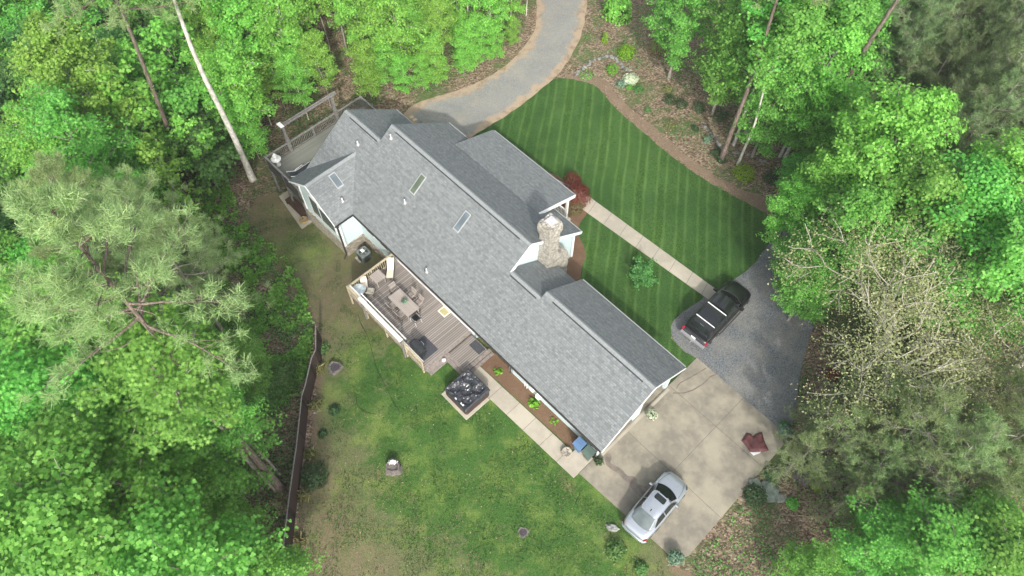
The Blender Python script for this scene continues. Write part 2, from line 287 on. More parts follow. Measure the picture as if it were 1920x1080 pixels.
# ------------------------------------------------------------------ object helpers
def link(o): col.objects.link(o); return o
def tag(o, label=None, cat=None, group=None, kind=None):
    if label: o['label'] = label
    if cat: o['category'] = cat
    if group: o['group'] = group
    if kind: o['kind'] = kind
    return o
def thing(name, label, cat, loc=(0, 0, 0), rz=0.0, group=None):
    o = link(bpy.data.objects.new(name, None)); o.location = loc; o.rotation_euler = (0, 0, rz); o.empty_display_size = .2
    return tag(o, label, cat, group)
def hthing(name, label, cat, a, b, z=0.0, group=None, rz=0.0):
    x, y = HW(a, b); return thing(name, label, cat, (x, y, z), PHI + rz, group)
class MB:
    def __init__(s): s.v = []; s.f = []; s.uv = []; s.sm = []
    def add(s, vs, fs, smooth=False, uvs=None):
        k = len(s.v); s.v += [tuple(map(float, p)) for p in vs]
        for i, f in enumerate(fs): s.f.append(tuple(j + k for j in f)); s.sm.append(smooth); s.uv.append(uvs[i] if uvs else None)
        return s
    def box(s, x0, x1, y0, y1, z0, z1):
        v = [(x, y, z) for z in (z0, z1) for y in (y0, y1) for x in (x0, x1)]
        return s.add(v, [(0, 2, 3, 1), (4, 5, 7, 6), (0, 1, 5, 4), (2, 6, 7, 3), (0, 4, 6, 2), (1, 3, 7, 5)])
    def bar(s, p, q, w, h, up=(0, 0, 1)):
        p = Vector(p); q = Vector(q); d = (q - p).normalized(); sd_ = d.cross(Vector(up))
        if sd_.length < 1e-4: sd_ = Vector((1, 0, 0))
        sd_.normalize(); u = sd_.cross(d).normalized(); v = []
        for c in (p, q):
            for i, j in ((-1, -1), (1, -1), (1, 1), (-1, 1)): v.append(c + sd_ * (i * w / 2) + u * (j * h / 2))
        return s.add(v, [(0, 1, 2, 3), (7, 6, 5, 4), (0, 4, 5, 1), (1, 5, 6, 2), (2, 6, 7, 3), (3, 7, 4, 0)])
    def prism(s, top, th, uvf=None):                                    # polygon with 3-D top points, pushed down by th
        n = len(top); v = list(top) + [(p[0], p[1], p[2] - th) for p in top]
        fs = [tuple(range(n)), tuple(range(2 * n - 1, n - 1, -1))] + [(i, i + n, (i + 1) % n + n, (i + 1) % n) for i in range(n)]
        uv = None
        if uvf:
            uv = [[uvf(v[i]) for i in f] for f in fs]
        return s.add(v, fs, False, uv)
    def tube(s, pts, rad, n=8, caps=True, smooth=True):
        pts = [Vector(p) for p in pts]; m = len(pts)
        if not hasattr(rad, '__len__'): rad = [rad] * m
        vs = []; prev = None
        for i, p in enumerate(pts):
            d = (pts[min(i + 1, m - 1)] - pts[max(i - 1, 0)])
            d = d.normalized() if d.length > 1e-9 else Vector((0, 0, 1))
            x = d.cross(Vector((0, 0, 1)) if abs(d.z) < .95 else Vector((1, 0, 0))) if prev is None else prev - d * prev.dot(d)
            x.normalize(); prev = x; y = d.cross(x)
            for k in range(n):
                t = 2 * math.pi * k / n; vs.append(p + (x * math.cos(t) + y * math.sin(t)) * rad[i])
        fs = [(i * n + k, i * n + (k + 1) % n, (i + 1) * n + (k + 1) % n, (i + 1) * n + k) for i in range(m - 1) for k in range(n)]
        s.add(vs, fs, smooth)
        if caps: s.add(vs[:n], [tuple(range(n - 1, -1, -1))]); s.add(vs[-n:], [tuple(range(n))])
        return s
    def lathe(s, prof, n=20, c=(0, 0, 0), smooth=True):
        vs = [(c[0] + r * math.cos(2 * math.pi * k / n), c[1] + r * math.sin(2 * math.pi * k / n), c[2] + z) for r, z in prof for k in range(n)]
        m = len(prof)
        fs = [(i * n + k, i * n + (k + 1) % n, (i + 1) * n + (k + 1) % n, (i + 1) * n + k) for i in range(m - 1) for k in range(n)]
        s.add(vs, fs, smooth); s.add(vs[:n], [tuple(range(n - 1, -1, -1))]); s.add(vs[-n:], [tuple(range(n))]); return s
    def loft(s, secs, smooth=True, caps=True):
        n = len(secs[0]); vs = [p for sc in secs for p in sc]
        fs = [(i * n + k, (i + 1) * n + k, (i + 1) * n + (k + 1) % n, i * n + (k + 1) % n) for i in range(len(secs) - 1) for k in range(n)]
        s.add(vs, fs, smooth)
        if caps: s.add(secs[0], [tuple(range(n))]); s.add(secs[-1], [tuple(range(n - 1, -1, -1))])
        return s
    def patch(s, c, u0=0, u1=1, v0=0, v1=1, off=.004, bulge=0, nu=6, nv=4, round_=.0):   # curved panel lying off a 4-corner face
        c = [Vector(p) for p in c]; nrm = (c[1] - c[0]).cross(c[3] - c[0]).normalized()
        def P(u, v): return (c[0] * (1 - u) + c[1] * u) * (1 - v) + (c[3] * (1 - u) + c[2] * u) * v + nrm * (off + bulge * 4 * u * (1 - u))
        vs = [P(u0 + (u1 - u0) * i / nu, v0 + (v1 - v0) * j / nv) for j in range(nv + 1) for i in range(nu + 1)]
        fs = [(j * (nu + 1) + i, j * (nu + 1) + i + 1, (j + 1) * (nu + 1) + i + 1, (j + 1) * (nu + 1) + i) for j in range(nv) for i in range(nu)]
        return s.add(vs, fs, True)
    def mesh(s, name, mat):
        me = bpy.data.meshes.new(name); me.from_pydata(s.v, [], s.f)
        me.polygons.foreach_set("use_smooth", s.sm)
        if any(u for u in s.uv):
            ul = me.uv_layers.new(name="UVMap"); k = 0
            for i, f in enumerate(s.f):
                for j in range(len(f)): ul.data[k].uv = s.uv[i][j] if s.uv[i] else (0, 0); k += 1
        me.materials.append(mat); me.update(); return me
    def build(s, name, mat, parent=None, loc=None, rz=None):
        o = link(bpy.data.objects.new(name, s.mesh(name, mat)))
        if parent: o.parent = parent
        if loc: o.location = loc
        if rz is not None: o.rotation_euler = (0, 0, rz)
        return o
def bevel(o, w=.01, seg=2):
    m = o.modifiers.new("Bevel", 'BEVEL'); m.width = w; m.segments = seg; m.limit_method = 'ANGLE'; return o
def kids(o): return [c for c in bpy.data.objects if c.parent == o]
CH = {}
def dup(root, loc, rz=0.0, label=None, group=None, scale=None, tilt=None):
    r = root.copy(); col.objects.link(r); r.location = loc; r.rotation_euler = (tilt[0], tilt[1], rz) if tilt else (0, 0, rz)
    if scale: r.scale = scale if hasattr(scale, '__len__') else (scale,) * 3
    if label: r['label'] = label
    if group: r['group'] = group
    for ch in (CH[root.name] if root.name in CH else kids(root)):
        c = ch.copy(); col.objects.link(c); c.parent = r
    return r

# ------------------------------------------------------------------ ground sheets
def noise1(p, s): return math.sin(p[0] * 1.7 * s + 1.3) * math.cos(p[1] * 1.3 * s + .4) + .5 * math.sin(p[0] * 3.9 * s - p[1] * 3.1 * s)
def dens(poly, step, jit=0.0, closed=True):
    out = []
    n = len(poly)
    for i in range(n if closed else n - 1):
        p = np.array(poly[i]); q = np.array(poly[(i + 1) % n]); k = max(1, int(np.linalg.norm(q - p) / step))
        for j in range(k): out.append(p + (q - p) * j / k)
    if jit:
        res = []
        for p in out:
            res.append((p[0] + jit * noise1(p, 1.6) * .6 + RNG.normal() * jit * .35, p[1] + jit * noise1((p[1], p[0]), 1.6) * .6 + RNG.normal() * jit * .35))
        return res
    return [tuple(p) for p in out]
def smooth_poly(poly, it=2, closed=True):
    for _ in range(it):
        o = [] if closed else [poly[0]]; n = len(poly) - (0 if closed else 1)
        for i in range(n):
            p = np.array(poly[i]); q = np.array(poly[(i + 1) % len(poly)]); o += [tuple(p * .75 + q * .25), tuple(p * .25 + q * .75)]
        if not closed: o.append(poly[-1])
        poly = o
    return poly
def inside(poly, x, y):
    x = np.asarray(x); y = np.asarray(y); c = np.zeros(x.shape, bool); n = len(poly)
    for i in range(n):
        x1, y1 = poly[i]; x2, y2 = poly[(i + 1) % n]
        if y1 == y2: continue
        t = ((y1 > y) != (y2 > y)) & (x < (x2 - x1) * (y - y1) / (y2 - y1) + x1); c ^= t
    return c
def segdist(poly, X, Y):
    d = np.full(X.shape, 1e9); n = len(poly)
    for i in range(n):
        x1, y1 = poly[i]; x2, y2 = poly[(i + 1) % n]; dx, dy = x2 - x1, y2 - y1; L = dx * dx + dy * dy + 1e-12
        t = np.clip(((X - x1) * dx + (Y - y1) * dy) / L, 0, 1); d = np.minimum(d, np.hypot(X - x1 - t * dx, Y - y1 - t * dy))
    return d
def sheet(name, poly, mat, dz, step=.6, bstep=.3, jit=.0, attrs=None, kind='structure', label=None):
    b = dens(poly, bstep, jit); xs = [p[0] for p in b]; ys = [p[1] for p in b]
    gx, gy = np.meshgrid(np.arange(min(xs), max(xs), step), np.arange(min(ys), max(ys), step)); gx = gx.ravel(); gy = gy.ravel()
    m = inside(b, gx, gy); gx = gx[m]; gy = gy[m]; m = segdist(b, gx, gy) > step * .3; gx = gx[m]; gy = gy[m]
    pts = [Vector(p) for p in b] + [Vector((x, y)) for x, y in zip(gx, gy)]
    vs, _, fs, *_r = delaunay_2d_cdt(pts, [], [list(range(len(b)))], 1, 1e-5)
    X = np.array([v[0] for v in vs]); Y = np.array([v[1] for v in vs]); Z = G(X, Y) + dz
    fs = [f if (X[f[1]] - X[f[0]]) * (Y[f[2]] - Y[f[0]]) - (X[f[2]] - X[f[0]]) * (Y[f[1]] - Y[f[0]]) > 0 else f[::-1] for f in fs]
    me = bpy.data.meshes.new(name); me.from_pydata(list(zip(X.tolist(), Y.tolist(), Z.tolist())), [], fs)
    e = me.attributes.new("edge", 'FLOAT', 'POINT'); e.data.foreach_set("value", segdist(b, X, Y).astype(np.float32))
    for k, fn in (attrs or {}).items():
        e = me.attributes.new(k, 'FLOAT', 'POINT'); e.data.foreach_set("value", fn(X, Y).astype(np.float32))
    me.materials.append(mat); o = link(bpy.data.objects.new(name, me)); tag(o, label, None, None, kind); return o

gx = np.concatenate([np.linspace(-220, -62, 20), np.arange(-60, 60, .6), np.linspace(62, 220, 20)])
gy = np.concatenate([np.linspace(-150, -8, 18), np.arange(-6, 80, .6), np.linspace(84, 320, 26)])
GX, GY = np.meshgrid(gx, gy); GZ = G(GX, GY)
nx, ny = len(gx), len(gy); idx = np.arange(nx * ny).reshape(ny, nx)
fcs = np.stack([idx[:-1, :-1], idx[:-1, 1:], idx[1:, 1:], idx[1:, :-1]], -1).reshape(-1, 4)
me = bpy.data.meshes.new("ground"); me.from_pydata(np.stack([GX, GY, GZ], -1).reshape(-1, 3).tolist(), [], fcs.tolist()); me.materials.append(M['ground'])
tag(link(bpy.data.objects.new("ground", me)), None, None, None, 'structure')

P_ = lambda l: [PG(*p) for p in l]
drive_top = P_([(900, -420), (960, -220), (1000, -60), (1008, 20), (1003, 60), (975, 98), (940, 132), (880, 163), (820, 182), (770, 198), (750, 225), (800, 262), (860, 275), (905, 245), (960, 211), (1005, 177), (1042, 146), (1066, 115), (1090, 70), (1100, 20), (1105, -60), (1075, -220), (1010, -420)])
drive_east = P_([(1306, 671), (1278, 655), (1258, 632), (1258, 606), (1290, 578), (1330, 552), (1372, 528), (1410, 500), (1440, 460), (1458, 425), (1500, 380), (1560, 320), (1640, 255), (1700, 300), (1660, 380), (1600, 450), (1570, 500), (1550, 560), (1530, 600), (1515, 640), (1500, 700), (1492, 770), (1480, 815), (1463, 808)])
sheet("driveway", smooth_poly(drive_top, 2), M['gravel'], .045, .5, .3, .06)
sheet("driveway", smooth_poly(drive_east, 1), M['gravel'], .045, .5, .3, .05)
lawn_poly = smooth_poly(P_([(1050, 147), (1075, 149), (1120, 160), (1140, 188), (1168, 217), (1205, 247), (1250, 287), (1310, 331), (1370, 366), (1425, 394), (1450, 410), (1455, 432), (1440, 462), (1410, 501), (1375, 529), (1335, 553)]), 2, False) + \
    P_([(1292, 577), (1262, 603), (1258, 634), (1278, 656), (1306, 672)]) + [HW(0, -3.0), HW(-20, -3), HW(-24, -2)] + P_([(868, 268), (905, 237), (960, 208), (1003, 175), (1036, 150)])
lawn_o = sheet("front_lawn", lawn_poly, M['lawn'], .03, .7, .25, .04)
def gauss(l, base=0.0):
    pts = [(PG(u, v), r, w) for u, v, r, w in l]
    def fn(X, Y):
        s = np.full(X.shape, base)
        for (px, py), r, w in pts: s = s + w * np.exp(-((X - px) ** 2 + (Y - py) ** 2) / (2 * r * r))
        return s
    return fn
blawn_poly = P_([(560, 385), (515, 360), (480, 372), (455, 420), (470, 460), (520, 505), (560, 560), (590, 610), (600, 640)]) + [PG(592, 730), PG(580, 850), PG(561, 960), PG(548, 1070), PG(545, 1140), PG(1330, 1140)] + \
    P_([(1300, 1075), (1262, 1062)]) + [HW(7.6, -10.6), HW(0.5, -9.9), HW(0, -9), HW(-24, -9)]
sheet("back_lawn", blawn_poly, M['blawn'], .02, .5, .3, .08, {
    "lush": gauss([(850, 790, 3.5, .85), (880, 850, 3, .5), (960, 870, 3, .6), (820, 700, 2, .7), (1030, 880, 2.5, .4), (690, 735, 2.2, .5), (740, 760, 2, .4), (1100, 1000, 3, .6), (900, 1040, 2.6, .35), (760, 920, 2, .4), (1000, 1060, 3, .4), (560, 470, 2, .4), (680, 660, 1.5, .3), (1040, 980, 3, .3)], .12),
    "bare": gauss([(665, 800, .35, .8), (713, 888, .3, .9), (650, 850, .7, .2), (570, 551, .28, .9), (1050, 900, .9, .42), (1075, 915, .6, .4), (770, 900, .5, .2), (725, 1040, .35, .5), (690, 600, .5, .3), (860, 935, 1.3, .42), (990, 1000, .9, .5), (620, 980, 1.6, .35), (600, 1040, 1.4, .35), (800, 1010, 1.2, .3), (1120, 960, .6, .35), (655, 920, .8, .3), (545, 375, 1.0, .6), (530, 400, .8, .35), (560, 430, .6, .2)])})
# front bed under the maple, and the strip along the woodland edge
bedf = P_([(985, 330), (1030, 322), (1070, 345), (1105, 392), (1098, 405), (1085, 420), (1083, 440), (1096, 465), (1099, 483), (1090, 500), (1090, 530), (1070, 545)]) + [HW(-11, -3.5), HW(-20, -2)]
sheet("mulch_bed", smooth_poly(bedf, 2), M['mulch'], .06, .6, .25, .04)
bedw = P_([(1050, 145), (1078, 148), (1122, 159), (1142, 187), (1170, 216), (1207, 246), (1252, 286), (1312, 330), (1372, 365), (1427, 393), (1455, 412), (1468, 395), (1432, 366), (1378, 350), (1322, 318), (1268, 276), (1218, 234), (1182, 205), (1152, 174), (1128, 147), (1075, 135)])
sheet("mulch_bed", smooth_poly(bedw, 2), M['bed'], .012, .6, .25, .2)
bedr = [HW(-9.6, -9.5), HW(-1.3, -9.5), HW(-1.3, -10.55), HW(-9.5, -10.8)]
sheet("mulch_bed", bedr, M['mulch'], .075, .5, .2, .03)
# concrete
def slab(name, poly_ab, mat, th=.10, z=.0, joints=()):
    mb = MB(); mb.prism([(*HW(a, b), z + th) for a, b in poly_ab], th + .15); o = mb.build(name, mat); tag(o, kind='structure'); bevel(o, .015)
    if joints:
        j = MB()
        for (a0, b0), (a1, b1) in joints:
            p = HW(a0, b0); q = HW(a1, b1); j.bar((*p, z + th + .0015), (*q, z + th + .0015), .022, .003)
        j.build("joint", M['joint'], o)
    return o
slab("concrete_pad", [(.02, 0), (6.85, -.1), (7.55, -.75), (7.72, -10.2), (7.35, -10.95), (6.6, -11.0), (.0, -11.3), (.02, -9.9), (-.02, -9.5)], M['conc'], .07, 0,
     [((3.9, -.05), (3.9, -11.1)), ((.05, -7.17), (7.65, -7.17)), ((.05, -2.88), (7.6, -2.88))])
slab("walkway", [(-.02, -9.75), (-.02, -11.75), (-9.55, -12.0), (-9.6, -10.85), (-1.2, -10.62), (-1.2, -9.8)], M['walk'], .07, 0,
     [((a, -11.95), (a, -10.65)) for a in (-1.45, -2.9, -4.35, -5.8, -7.4)])
front_walk = [(-15.5, 4.55), (-14.2, 4.62), (-2.35, 5.12), (-1.9, 4.1), (-13.6, 3.4), (-15.0, 3.0), (-17.5, 1.5), (-18.6, -1.0), (-19.6, -1.0), (-18.9, 2.2), (-17.4, 3.9)]
slab("walkway", front_walk[::-1], M['walk'], .07, 0, [((a + .25, 3.35 + (a + 14) * .055 + .05), (a - .05, 4.62 + (a + 14) * .045)) for a in (-13.4, -11.9, -10.4, -8.9, -7.4, -5.9, -4.4, -3.1)])
mb = MB(); mb.prism([(*HW(a, b), -2.33) for a, b in ((-32.4, -11.75), (-28.5, -12.3), (-28.45, -7), (-32.4, -7))], .25); tag(mb.build("patio", M['walk']), kind='structure')
# water stain running from the corner pot towards the car, and the streaks from the pillar pot
def zpoly(l, z): return [(*W(u, v, z), z) for u, v in l]
st = MB()
st.prism(zpoly([(1137, 853), (1143, 850), (1147, 858), (1144, 868), (1156, 874), (1166, 880), (1176, 892), (1188, 893), (1194, 898), (1196, 908), (1207, 911), (1222, 912), (1228, 920), (1215, 930), (1200, 932), (1190, 924), (1183, 915), (1180, 906), (1168, 898), (1160, 888), (1146, 880), (1137, 872), (1134, 862)], .0755), .003)
tag(st.build("wet_patch", M['wet']), kind='structure')
st = MB()
for l in ([(1262, 737), (1283, 737), (1300, 731), (1318, 720), (1332, 706), (1345, 701)], [(1268, 728), (1275, 718), (1290, 710), (1308, 700), (1324, 690)]):
    for (p, q) in zip(l, l[1:]): st.bar((*W(*p, .075), .0755), (*W(*q, .075), .0755), .07, .004)
tag(st.build("wet_patch", M['wet']), kind='structure')

# ------------------------------------------------------------------ house
SL, EB, EZ = .70, -10.15, 2.70
def zb(b): return EZ + SL * (b - EB)                                     # back roof plane
house = hthing("house", "long single-storey pale blue house under a stepped grey shingle roof", "house", 0, 0, 0)
ZA, ZM, Z2, Z3 = zb(-5.85), zb(-4.75), zb(-6.5), zb(-6.08)
def roofpart(name, polys, th=.16):
    mb = MB()
    for p, uvf in polys: mb.prism(p, th, uvf)
    return mb.build(name, M['shingle'], house)
k_ = math.hypot(1, SL)
uvb = lambda v: (v[0], v[1] * k_)
uva = lambda v: (v[1], v[0] * k_)
uvs = lambda v: (v[0] + .37, v[1] * k_)
CL, CC, CR, CE = -28.9, -26.12, -23.34, -11.7
cz = EZ + SL * (CR - CC)
back = [(CR, EB, EZ), (.45, EB, EZ), (.45, -6.08, Z3), (-8.35, -6.08, Z3), (-8.35, -6.5, Z2), (-11.05, -6.5, Z2), (-11.05, -4.75, ZM), (-24.9, -4.75, ZM), (-24.9, -5.85, ZA), (CL, -5.85, ZA), (CL, EB, EZ), (CC, EB + (cz - EZ) / SL, cz)]
roofpart("roof", [(back, uvb)])
roofpart("roof", [([(CL, -5.85, ZA), (-24.7, -5.85, ZA), (-24.7, -1.75, ZA - SL * 4.1), (CL, -1.75, ZA - SL * 4.1)][::-1], uvs)])
roofpart("roof", [([(-24.9, -4.75, ZM), (-11.05, -4.75, ZM), (-11.05, .15, ZM - SL * 4.9), (-24.9, .15, ZM - SL * 4.9)][::-1], uvs)])
zi = ZM - SL * (-1.54 + 4.75)
roofpart("roof", [([(-22.1, -1.54, zi + .03), (-13.57, -1.54, zi + .03), (-13.57, 2.13, 3.0), (-22.1, 2.13, 3.0)][::-1], uvs)])
roofpart("roof", [([(-11.3, -6.5, Z2), (-8.2, -6.5, Z2), (-8.2, -2.8, Z2 - SL * 3.7), (-11.3, -2.8, Z2 - SL * 3.7)][::-1], uvs)])
roofpart("roof", [([(-8.35, -6.08, Z3), (.45, -6.08, Z3), (.45, -2.63, Z3 - .71 * 3.45), (-8.35, -2.63, Z3 - .71 * 3.45)][::-1], uvs)])
vy = EB + (cz - EZ) / SL
roofpart("roof", [([(CC, vy, cz), (CR, EB, EZ), (CR, CE, EZ), (CC, CE, cz)][::-1], uva), ([(CC, CE, cz), (CL, CE, EZ), (CL, EB, EZ), (CC, vy, cz)][::-1], uva)])
# ridge caps and the raised vent strips with their dark slots
def ridge(a0, a1, b, z, v0, v1):
    rc = MB(); w = .17
    for s_ in (-1, 1):
        rc.prism([(a0, b, z + .035), (a1, b, z + .035), (a1, b + s_ * w, z + .035 - SL * w), (a0, b + s_ * w, z + .035 - SL * w)][::s_], .03)
        rc.prism([(v0, b, z + .07), (v1, b, z + .07), (v1, b + s_ * (w + .01), z + .07 - SL * w), (v0, b + s_ * (w + .01), z + .07 - SL * w)][::s_], .03)
    o = rc.build("ridge_cap", M['ridge'], house)
    sl = MB()
    for s_ in (-1, 1):
        sl.prism([(v0, b + s_ * (w + .012), z + .045 - SL * w), (v1, b + s_ * (w + .012), z + .045 - SL * w), (v1, b + s_ * (w + .065), z + .012 - SL * (w + .05)), (v0, b + s_ * (w + .065), z + .012 - SL * (w + .05))][::s_], .02)
    sl.build("vent_slot", M['slotdark'], o)
ridge(-28.85, -24.95, -5.85, ZA, -28.2, -25.1); ridge(-24.85, -11.1, -4.75, ZM, -24.2, -11.9)
ridge(-11.0, -8.4, -6.5, Z2, -10.95, -8.6); ridge(-8.3, .4, -6.08, Z3, -7.6, -.3)
rc = MB()
for s_ in (-1, 1): rc.prism([(CC, CE + .02, cz + .04), (CC, vy + .1, cz + .04), (CC + s_ * .17, vy + .1, cz + .04 - SL * .17), (CC + s_ * .17, CE + .02, cz + .04 - SL * .17)][::-s_], .03)
for s_ in (-1, 1): rc.prism([(CC, -11.0, cz + .07), (CC, -9.6, cz + .07), (CC + s_ * .18, -9.6, cz + .07 - SL * .17), (CC + s_ * .18, -11.0, cz + .07 - SL * .17)][::-s_], .03)
rc.build("ridge_cap", M['ridge'], house)
# rake boards
def rake(pts, w=.035, h=.12, m='trim'):
    mb = MB()
    for p, q in zip(pts, pts[1:]): mb.bar((p[0], p[1], p[2] - .09), (q[0], q[1], q[2] - .09), w, h)
    mb.build("fascia", M[m], house)
rake([(.475, EB, EZ), (.475, -6.08, Z3), (.475, -2.63, Z3 - .71 * 3.45)])
rake([(-11.02, .15, ZM - SL * 4.9), (-11.02, -4.75, ZM), (-11.02, -6.5, Z2)], .06, .22)
rake([(-13.54, -1.54, zi + .03), (-13.54, 2.13, 3.0)], .07, .26); rake([(-22.12, -1.54, zi + .03), (-22.12, 2.13, 3.0)], .03, .12, 'ridge')
rake([(CL, CE - .03, EZ), (CC, CE - .03, cz), (CR, CE - .03, EZ)]); rake([(CL - .03, CE, EZ - .02), (CL - .03, -10.15, EZ - .02)])
rake([(CL - .02, -10.15, EZ), (CL - .02, -5.85, ZA), (CL - .02, -1.75, ZA - SL * 4.1)], .03, .12, 'ridge')
rake([(-24.92, -4.75, ZM), (-24.92, .15, ZM - SL * 4.9)], .03, .12, 'ridge')
rake([(-8.36, -6.08, Z3), (-8.36, -2.63, Z3 - .71 * 3.45)], .03, .12, 'ridge')
def gut(pts, m='skyframe', w=.05):
    mb = MB()
    for p, q in zip(pts, pts[1:]): mb.bar(p, q, w, .09)
    mb.build("gutter", M[m], house)
gut([(CR + .06, CE - .05, EZ - .07), (CR + .06, EB - .06, EZ - .07), (.4, EB - .06, EZ - .07)], 'gutter', .10)
gut([(-24.9, .21, ZM - SL * 4.9 - .06), (-11.1, .21, ZM - SL * 4.9 - .06)]); gut([(-22.0, 2.19, 2.94), (-13.6, 2.19, 2.94)]); gut([(-8.3, -2.57, 3.05), (.4, -2.57, 3.05)])
gut([(CL, -1.69, ZA - SL * 4.1 - .06), (-24.9, -1.69, ZA - SL * 4.1 - .06)])
# walls: blue above, stone at the low end
def wall(p, q, z0, ztop_p, ztop_q=None, peak=None, m='siding', th=.2, name="wall", out=0.0):
    (a0, b0), (a1, b1) = p, q; d = Vector((a1 - a0, b1 - b0)); L = d.length; n = Vector((d.y, -d.x)).normalized()
    prof = [(0, z0), (L, z0), (L, ztop_q if ztop_q is not None else ztop_p)]
    if peak: prof += [peak]
    prof += [(0, ztop_p)]; d.normalize(); mb = MB()
    f = lambda u, o: (a0 + d.x * u + n.x * o, b0 + d.y * u + n.y * o)
    A = [(*f(u, out), z) for u, z in prof]; B = [(*f(u, -th), z) for u, z in prof]; k = len(prof)
    mb.add(A + B, [tuple(range(k)), tuple(range(2 * k - 1, k - 1, -1))] + [(i, i + k, (i + 1) % k + k, (i + 1) % k) for i in range(k)])
    return mb.build(name, M[m], house)
WB = -9.65
wall((-23.74, WB), (-11.15, WB), -2.4, 2.9); wall((-7.8, WB), (-.02, WB), -.1, 2.9)
wall((-11.15, WB + .5), (-7.8, WB + .5), -.1, 3.2, m='stone')                       # recessed dark entry by the deck
wall((-11.15, WB), (-11.15, WB + .5), -.1, 2.9); wall((-7.8, WB + .5), (-7.8, WB), -.1, 2.9)
wall((-28.5, -11.27), (-23.74, -11.27), -.62, 2.75, 2.75, peak=(CC + 28.5, cz - .25), out=0.0)
wall((-23.74, -11.27), (-23.74, WB), -.62, 2.8)
wall((-28.5, -11.27), (-23.74, -11.27), -2.9, -.62, m='stone', out=.08); wall((-23.74, -11.35), (-23.74, WB), -2.9, -.62, m='stone', out=.08)
wall((-23.6, WB), (-20.2, WB), -2.9, -.62, m='stone', out=.08)
wall((-28.5, -2.1), (-28.5, -11.27), -3.2, 2.6); wall((-24.6, -2.1), (-28.5, -2.1), -2, 2.8)
wall((-24.6, -.25), (-24.6, -4.5), -1, 3.0, 5.9); wall((-11.35, -.25), (-24.6, -.25), -1, 2.95)
wall((-11.35, -9.3), (-11.35, -.25), -.1, 2.9, 3.0, peak=(9.3 - 4.75, ZM - .25))
wall((-8.1, -3.15), (-11.35, -3.15), -.1, 2.7); wall((0, -3.0), (-8.1, -3.0), -.1, 3.0); wall((-8.1, -3.0), (-8.1, -6.0), -.1, 3.1, 5.2)
wall((-.02, WB), (-.02, -3.0), 2.35, 2.9, 3.0, peak=(-6.08 - WB, Z3 - .25))
wall((-.02, WB), (-.02, -9.25), .05, 2.35); wall((-.02, -3.3), (-.02, -3.0), .05, 2.35)
mb = MB(); mb.box(-7.6, -.03, WB + .1, -3.1, -.05, .06); mb.build("garage_floor", M['conc'], house)
mb = MB(); mb.box(-7.7, -7.6, WB + .1, -3.1, 0, 3); mb.build("wall", M['siding'], house)
# white corner boards
for a, b, z0 in ((-23.74, -11.27, -.6), (-28.5, -11.27, -.6), (-.02, WB, 0), (-7.8, WB, 0), (-11.35, -.25, 0)): mb = MB(); mb.box(a - .07, a + .07, b - .07, b + .07, z0, 2.7); mb.build("corner_board", M['trim'], house)
# tall gable window with white casing
gw = MB(); gw.prism([(-27.6, -11.31, 1.3), (-27.6, -11.31, 1.3), (-24.4, -11.31, 1.3)], .01)
def vert_poly(pts, y0, y1):
    mb = MB(); k = len(pts); A = [(x, y0, z) for x, z in pts]; B = [(x, y1, z) for x, z in pts]
    mb.add(A + B, [tuple(range(k)), tuple(range(2 * k - 1, k - 1, -1))] + [(i, i + k, (i + 1) % k + k, (i + 1) % k) for i in range(k)]); return mb
fr = vert_poly([(-27.3, .2), (-24.3, .2), (-24.3, 1.9), (-25.3, 2.6), (-26.12, 3.1), (-26.9, 2.6), (-27.3, 2.2)], -11.30, -11.36).build("window", M['trim'], house)
for x0, x1, zz in ((-27.15, -26.2, 2.2), (-26.05, -24.45, 1.8)): vert_poly([(x0, .35), (x1, .35), (x1, zz), (x0, zz + .1)], -11.365, -11.375).build("pane", M['rglass'], fr)
# windows and door on the deck side and the front
def hwin(a0, a1, b, z0, z1, s=-1, m='rglass', name="window"):
    f_ = MB(); f_.box(a0 - .1, a1 + .1, min(b, b + s * .05), max(b, b + s * .05), z0 - .1, z1 + .1); o = f_.build(name, M['trim'], house)
    g_ = MB(); g_.box(a0, a1, min(b + s * .05, b + s * .058), max(b + s * .05, b + s * .058), z0, z1); g_.build("pane", M[m], o); return o
hwin(-21.3, -20.4, WB, .7, 1.9); hwin(-22.9, -22.1, WB, .7, 1.9); hwin(-17.5, -15.2, WB, .5, 2.2); hwin(-14.4, -13.2, WB, .55, 2.3, name="door"); hwin(-6.3, -5.2, WB, 1.1, 2.0); hwin(-3.4, -2.3, WB, 1.1, 2.0)
hwin(-10.6, -9.3, -3.15, 1.0, 2.1, 1); hwin(-6, -4.2, -3.0, 1.0, 2.1, 1); hwin(-2.8, -1.4, -3.0, 1.0, 2.1, 1); hwin(-20, -18, -.25, .8, 2.2, 1); hwin(-27.5, -26, -2.1, .8, 2.2, 1)
# garage doors
for b0, b1 in ((-9.2, -6.45), (-5.7, -3.3)):                                         # both doors rolled up under the ceiling
    g_ = MB(); g_.box(-2.7, -.3, b0, b1, 2.42, 2.47); o = g_.build("garage_door", M['white'], house)
    for i in range(4): p_ = MB(); p_.box(-2.65 + i * .6, -2.15 + i * .6, b0 + .1, b1 - .1, 2.405, 2.419); p_.build("door_panel", M['trim'], o)
mb = MB(); mb.box(-.22, .0, -6.42, -5.73, .07, 2.35); mb.build("pillar", M['siding'], house)
mb = MB(); mb.box(.1, .28, -9.45, -3.1, .0705, .085); mb.build("threshold", M['walk'], house)
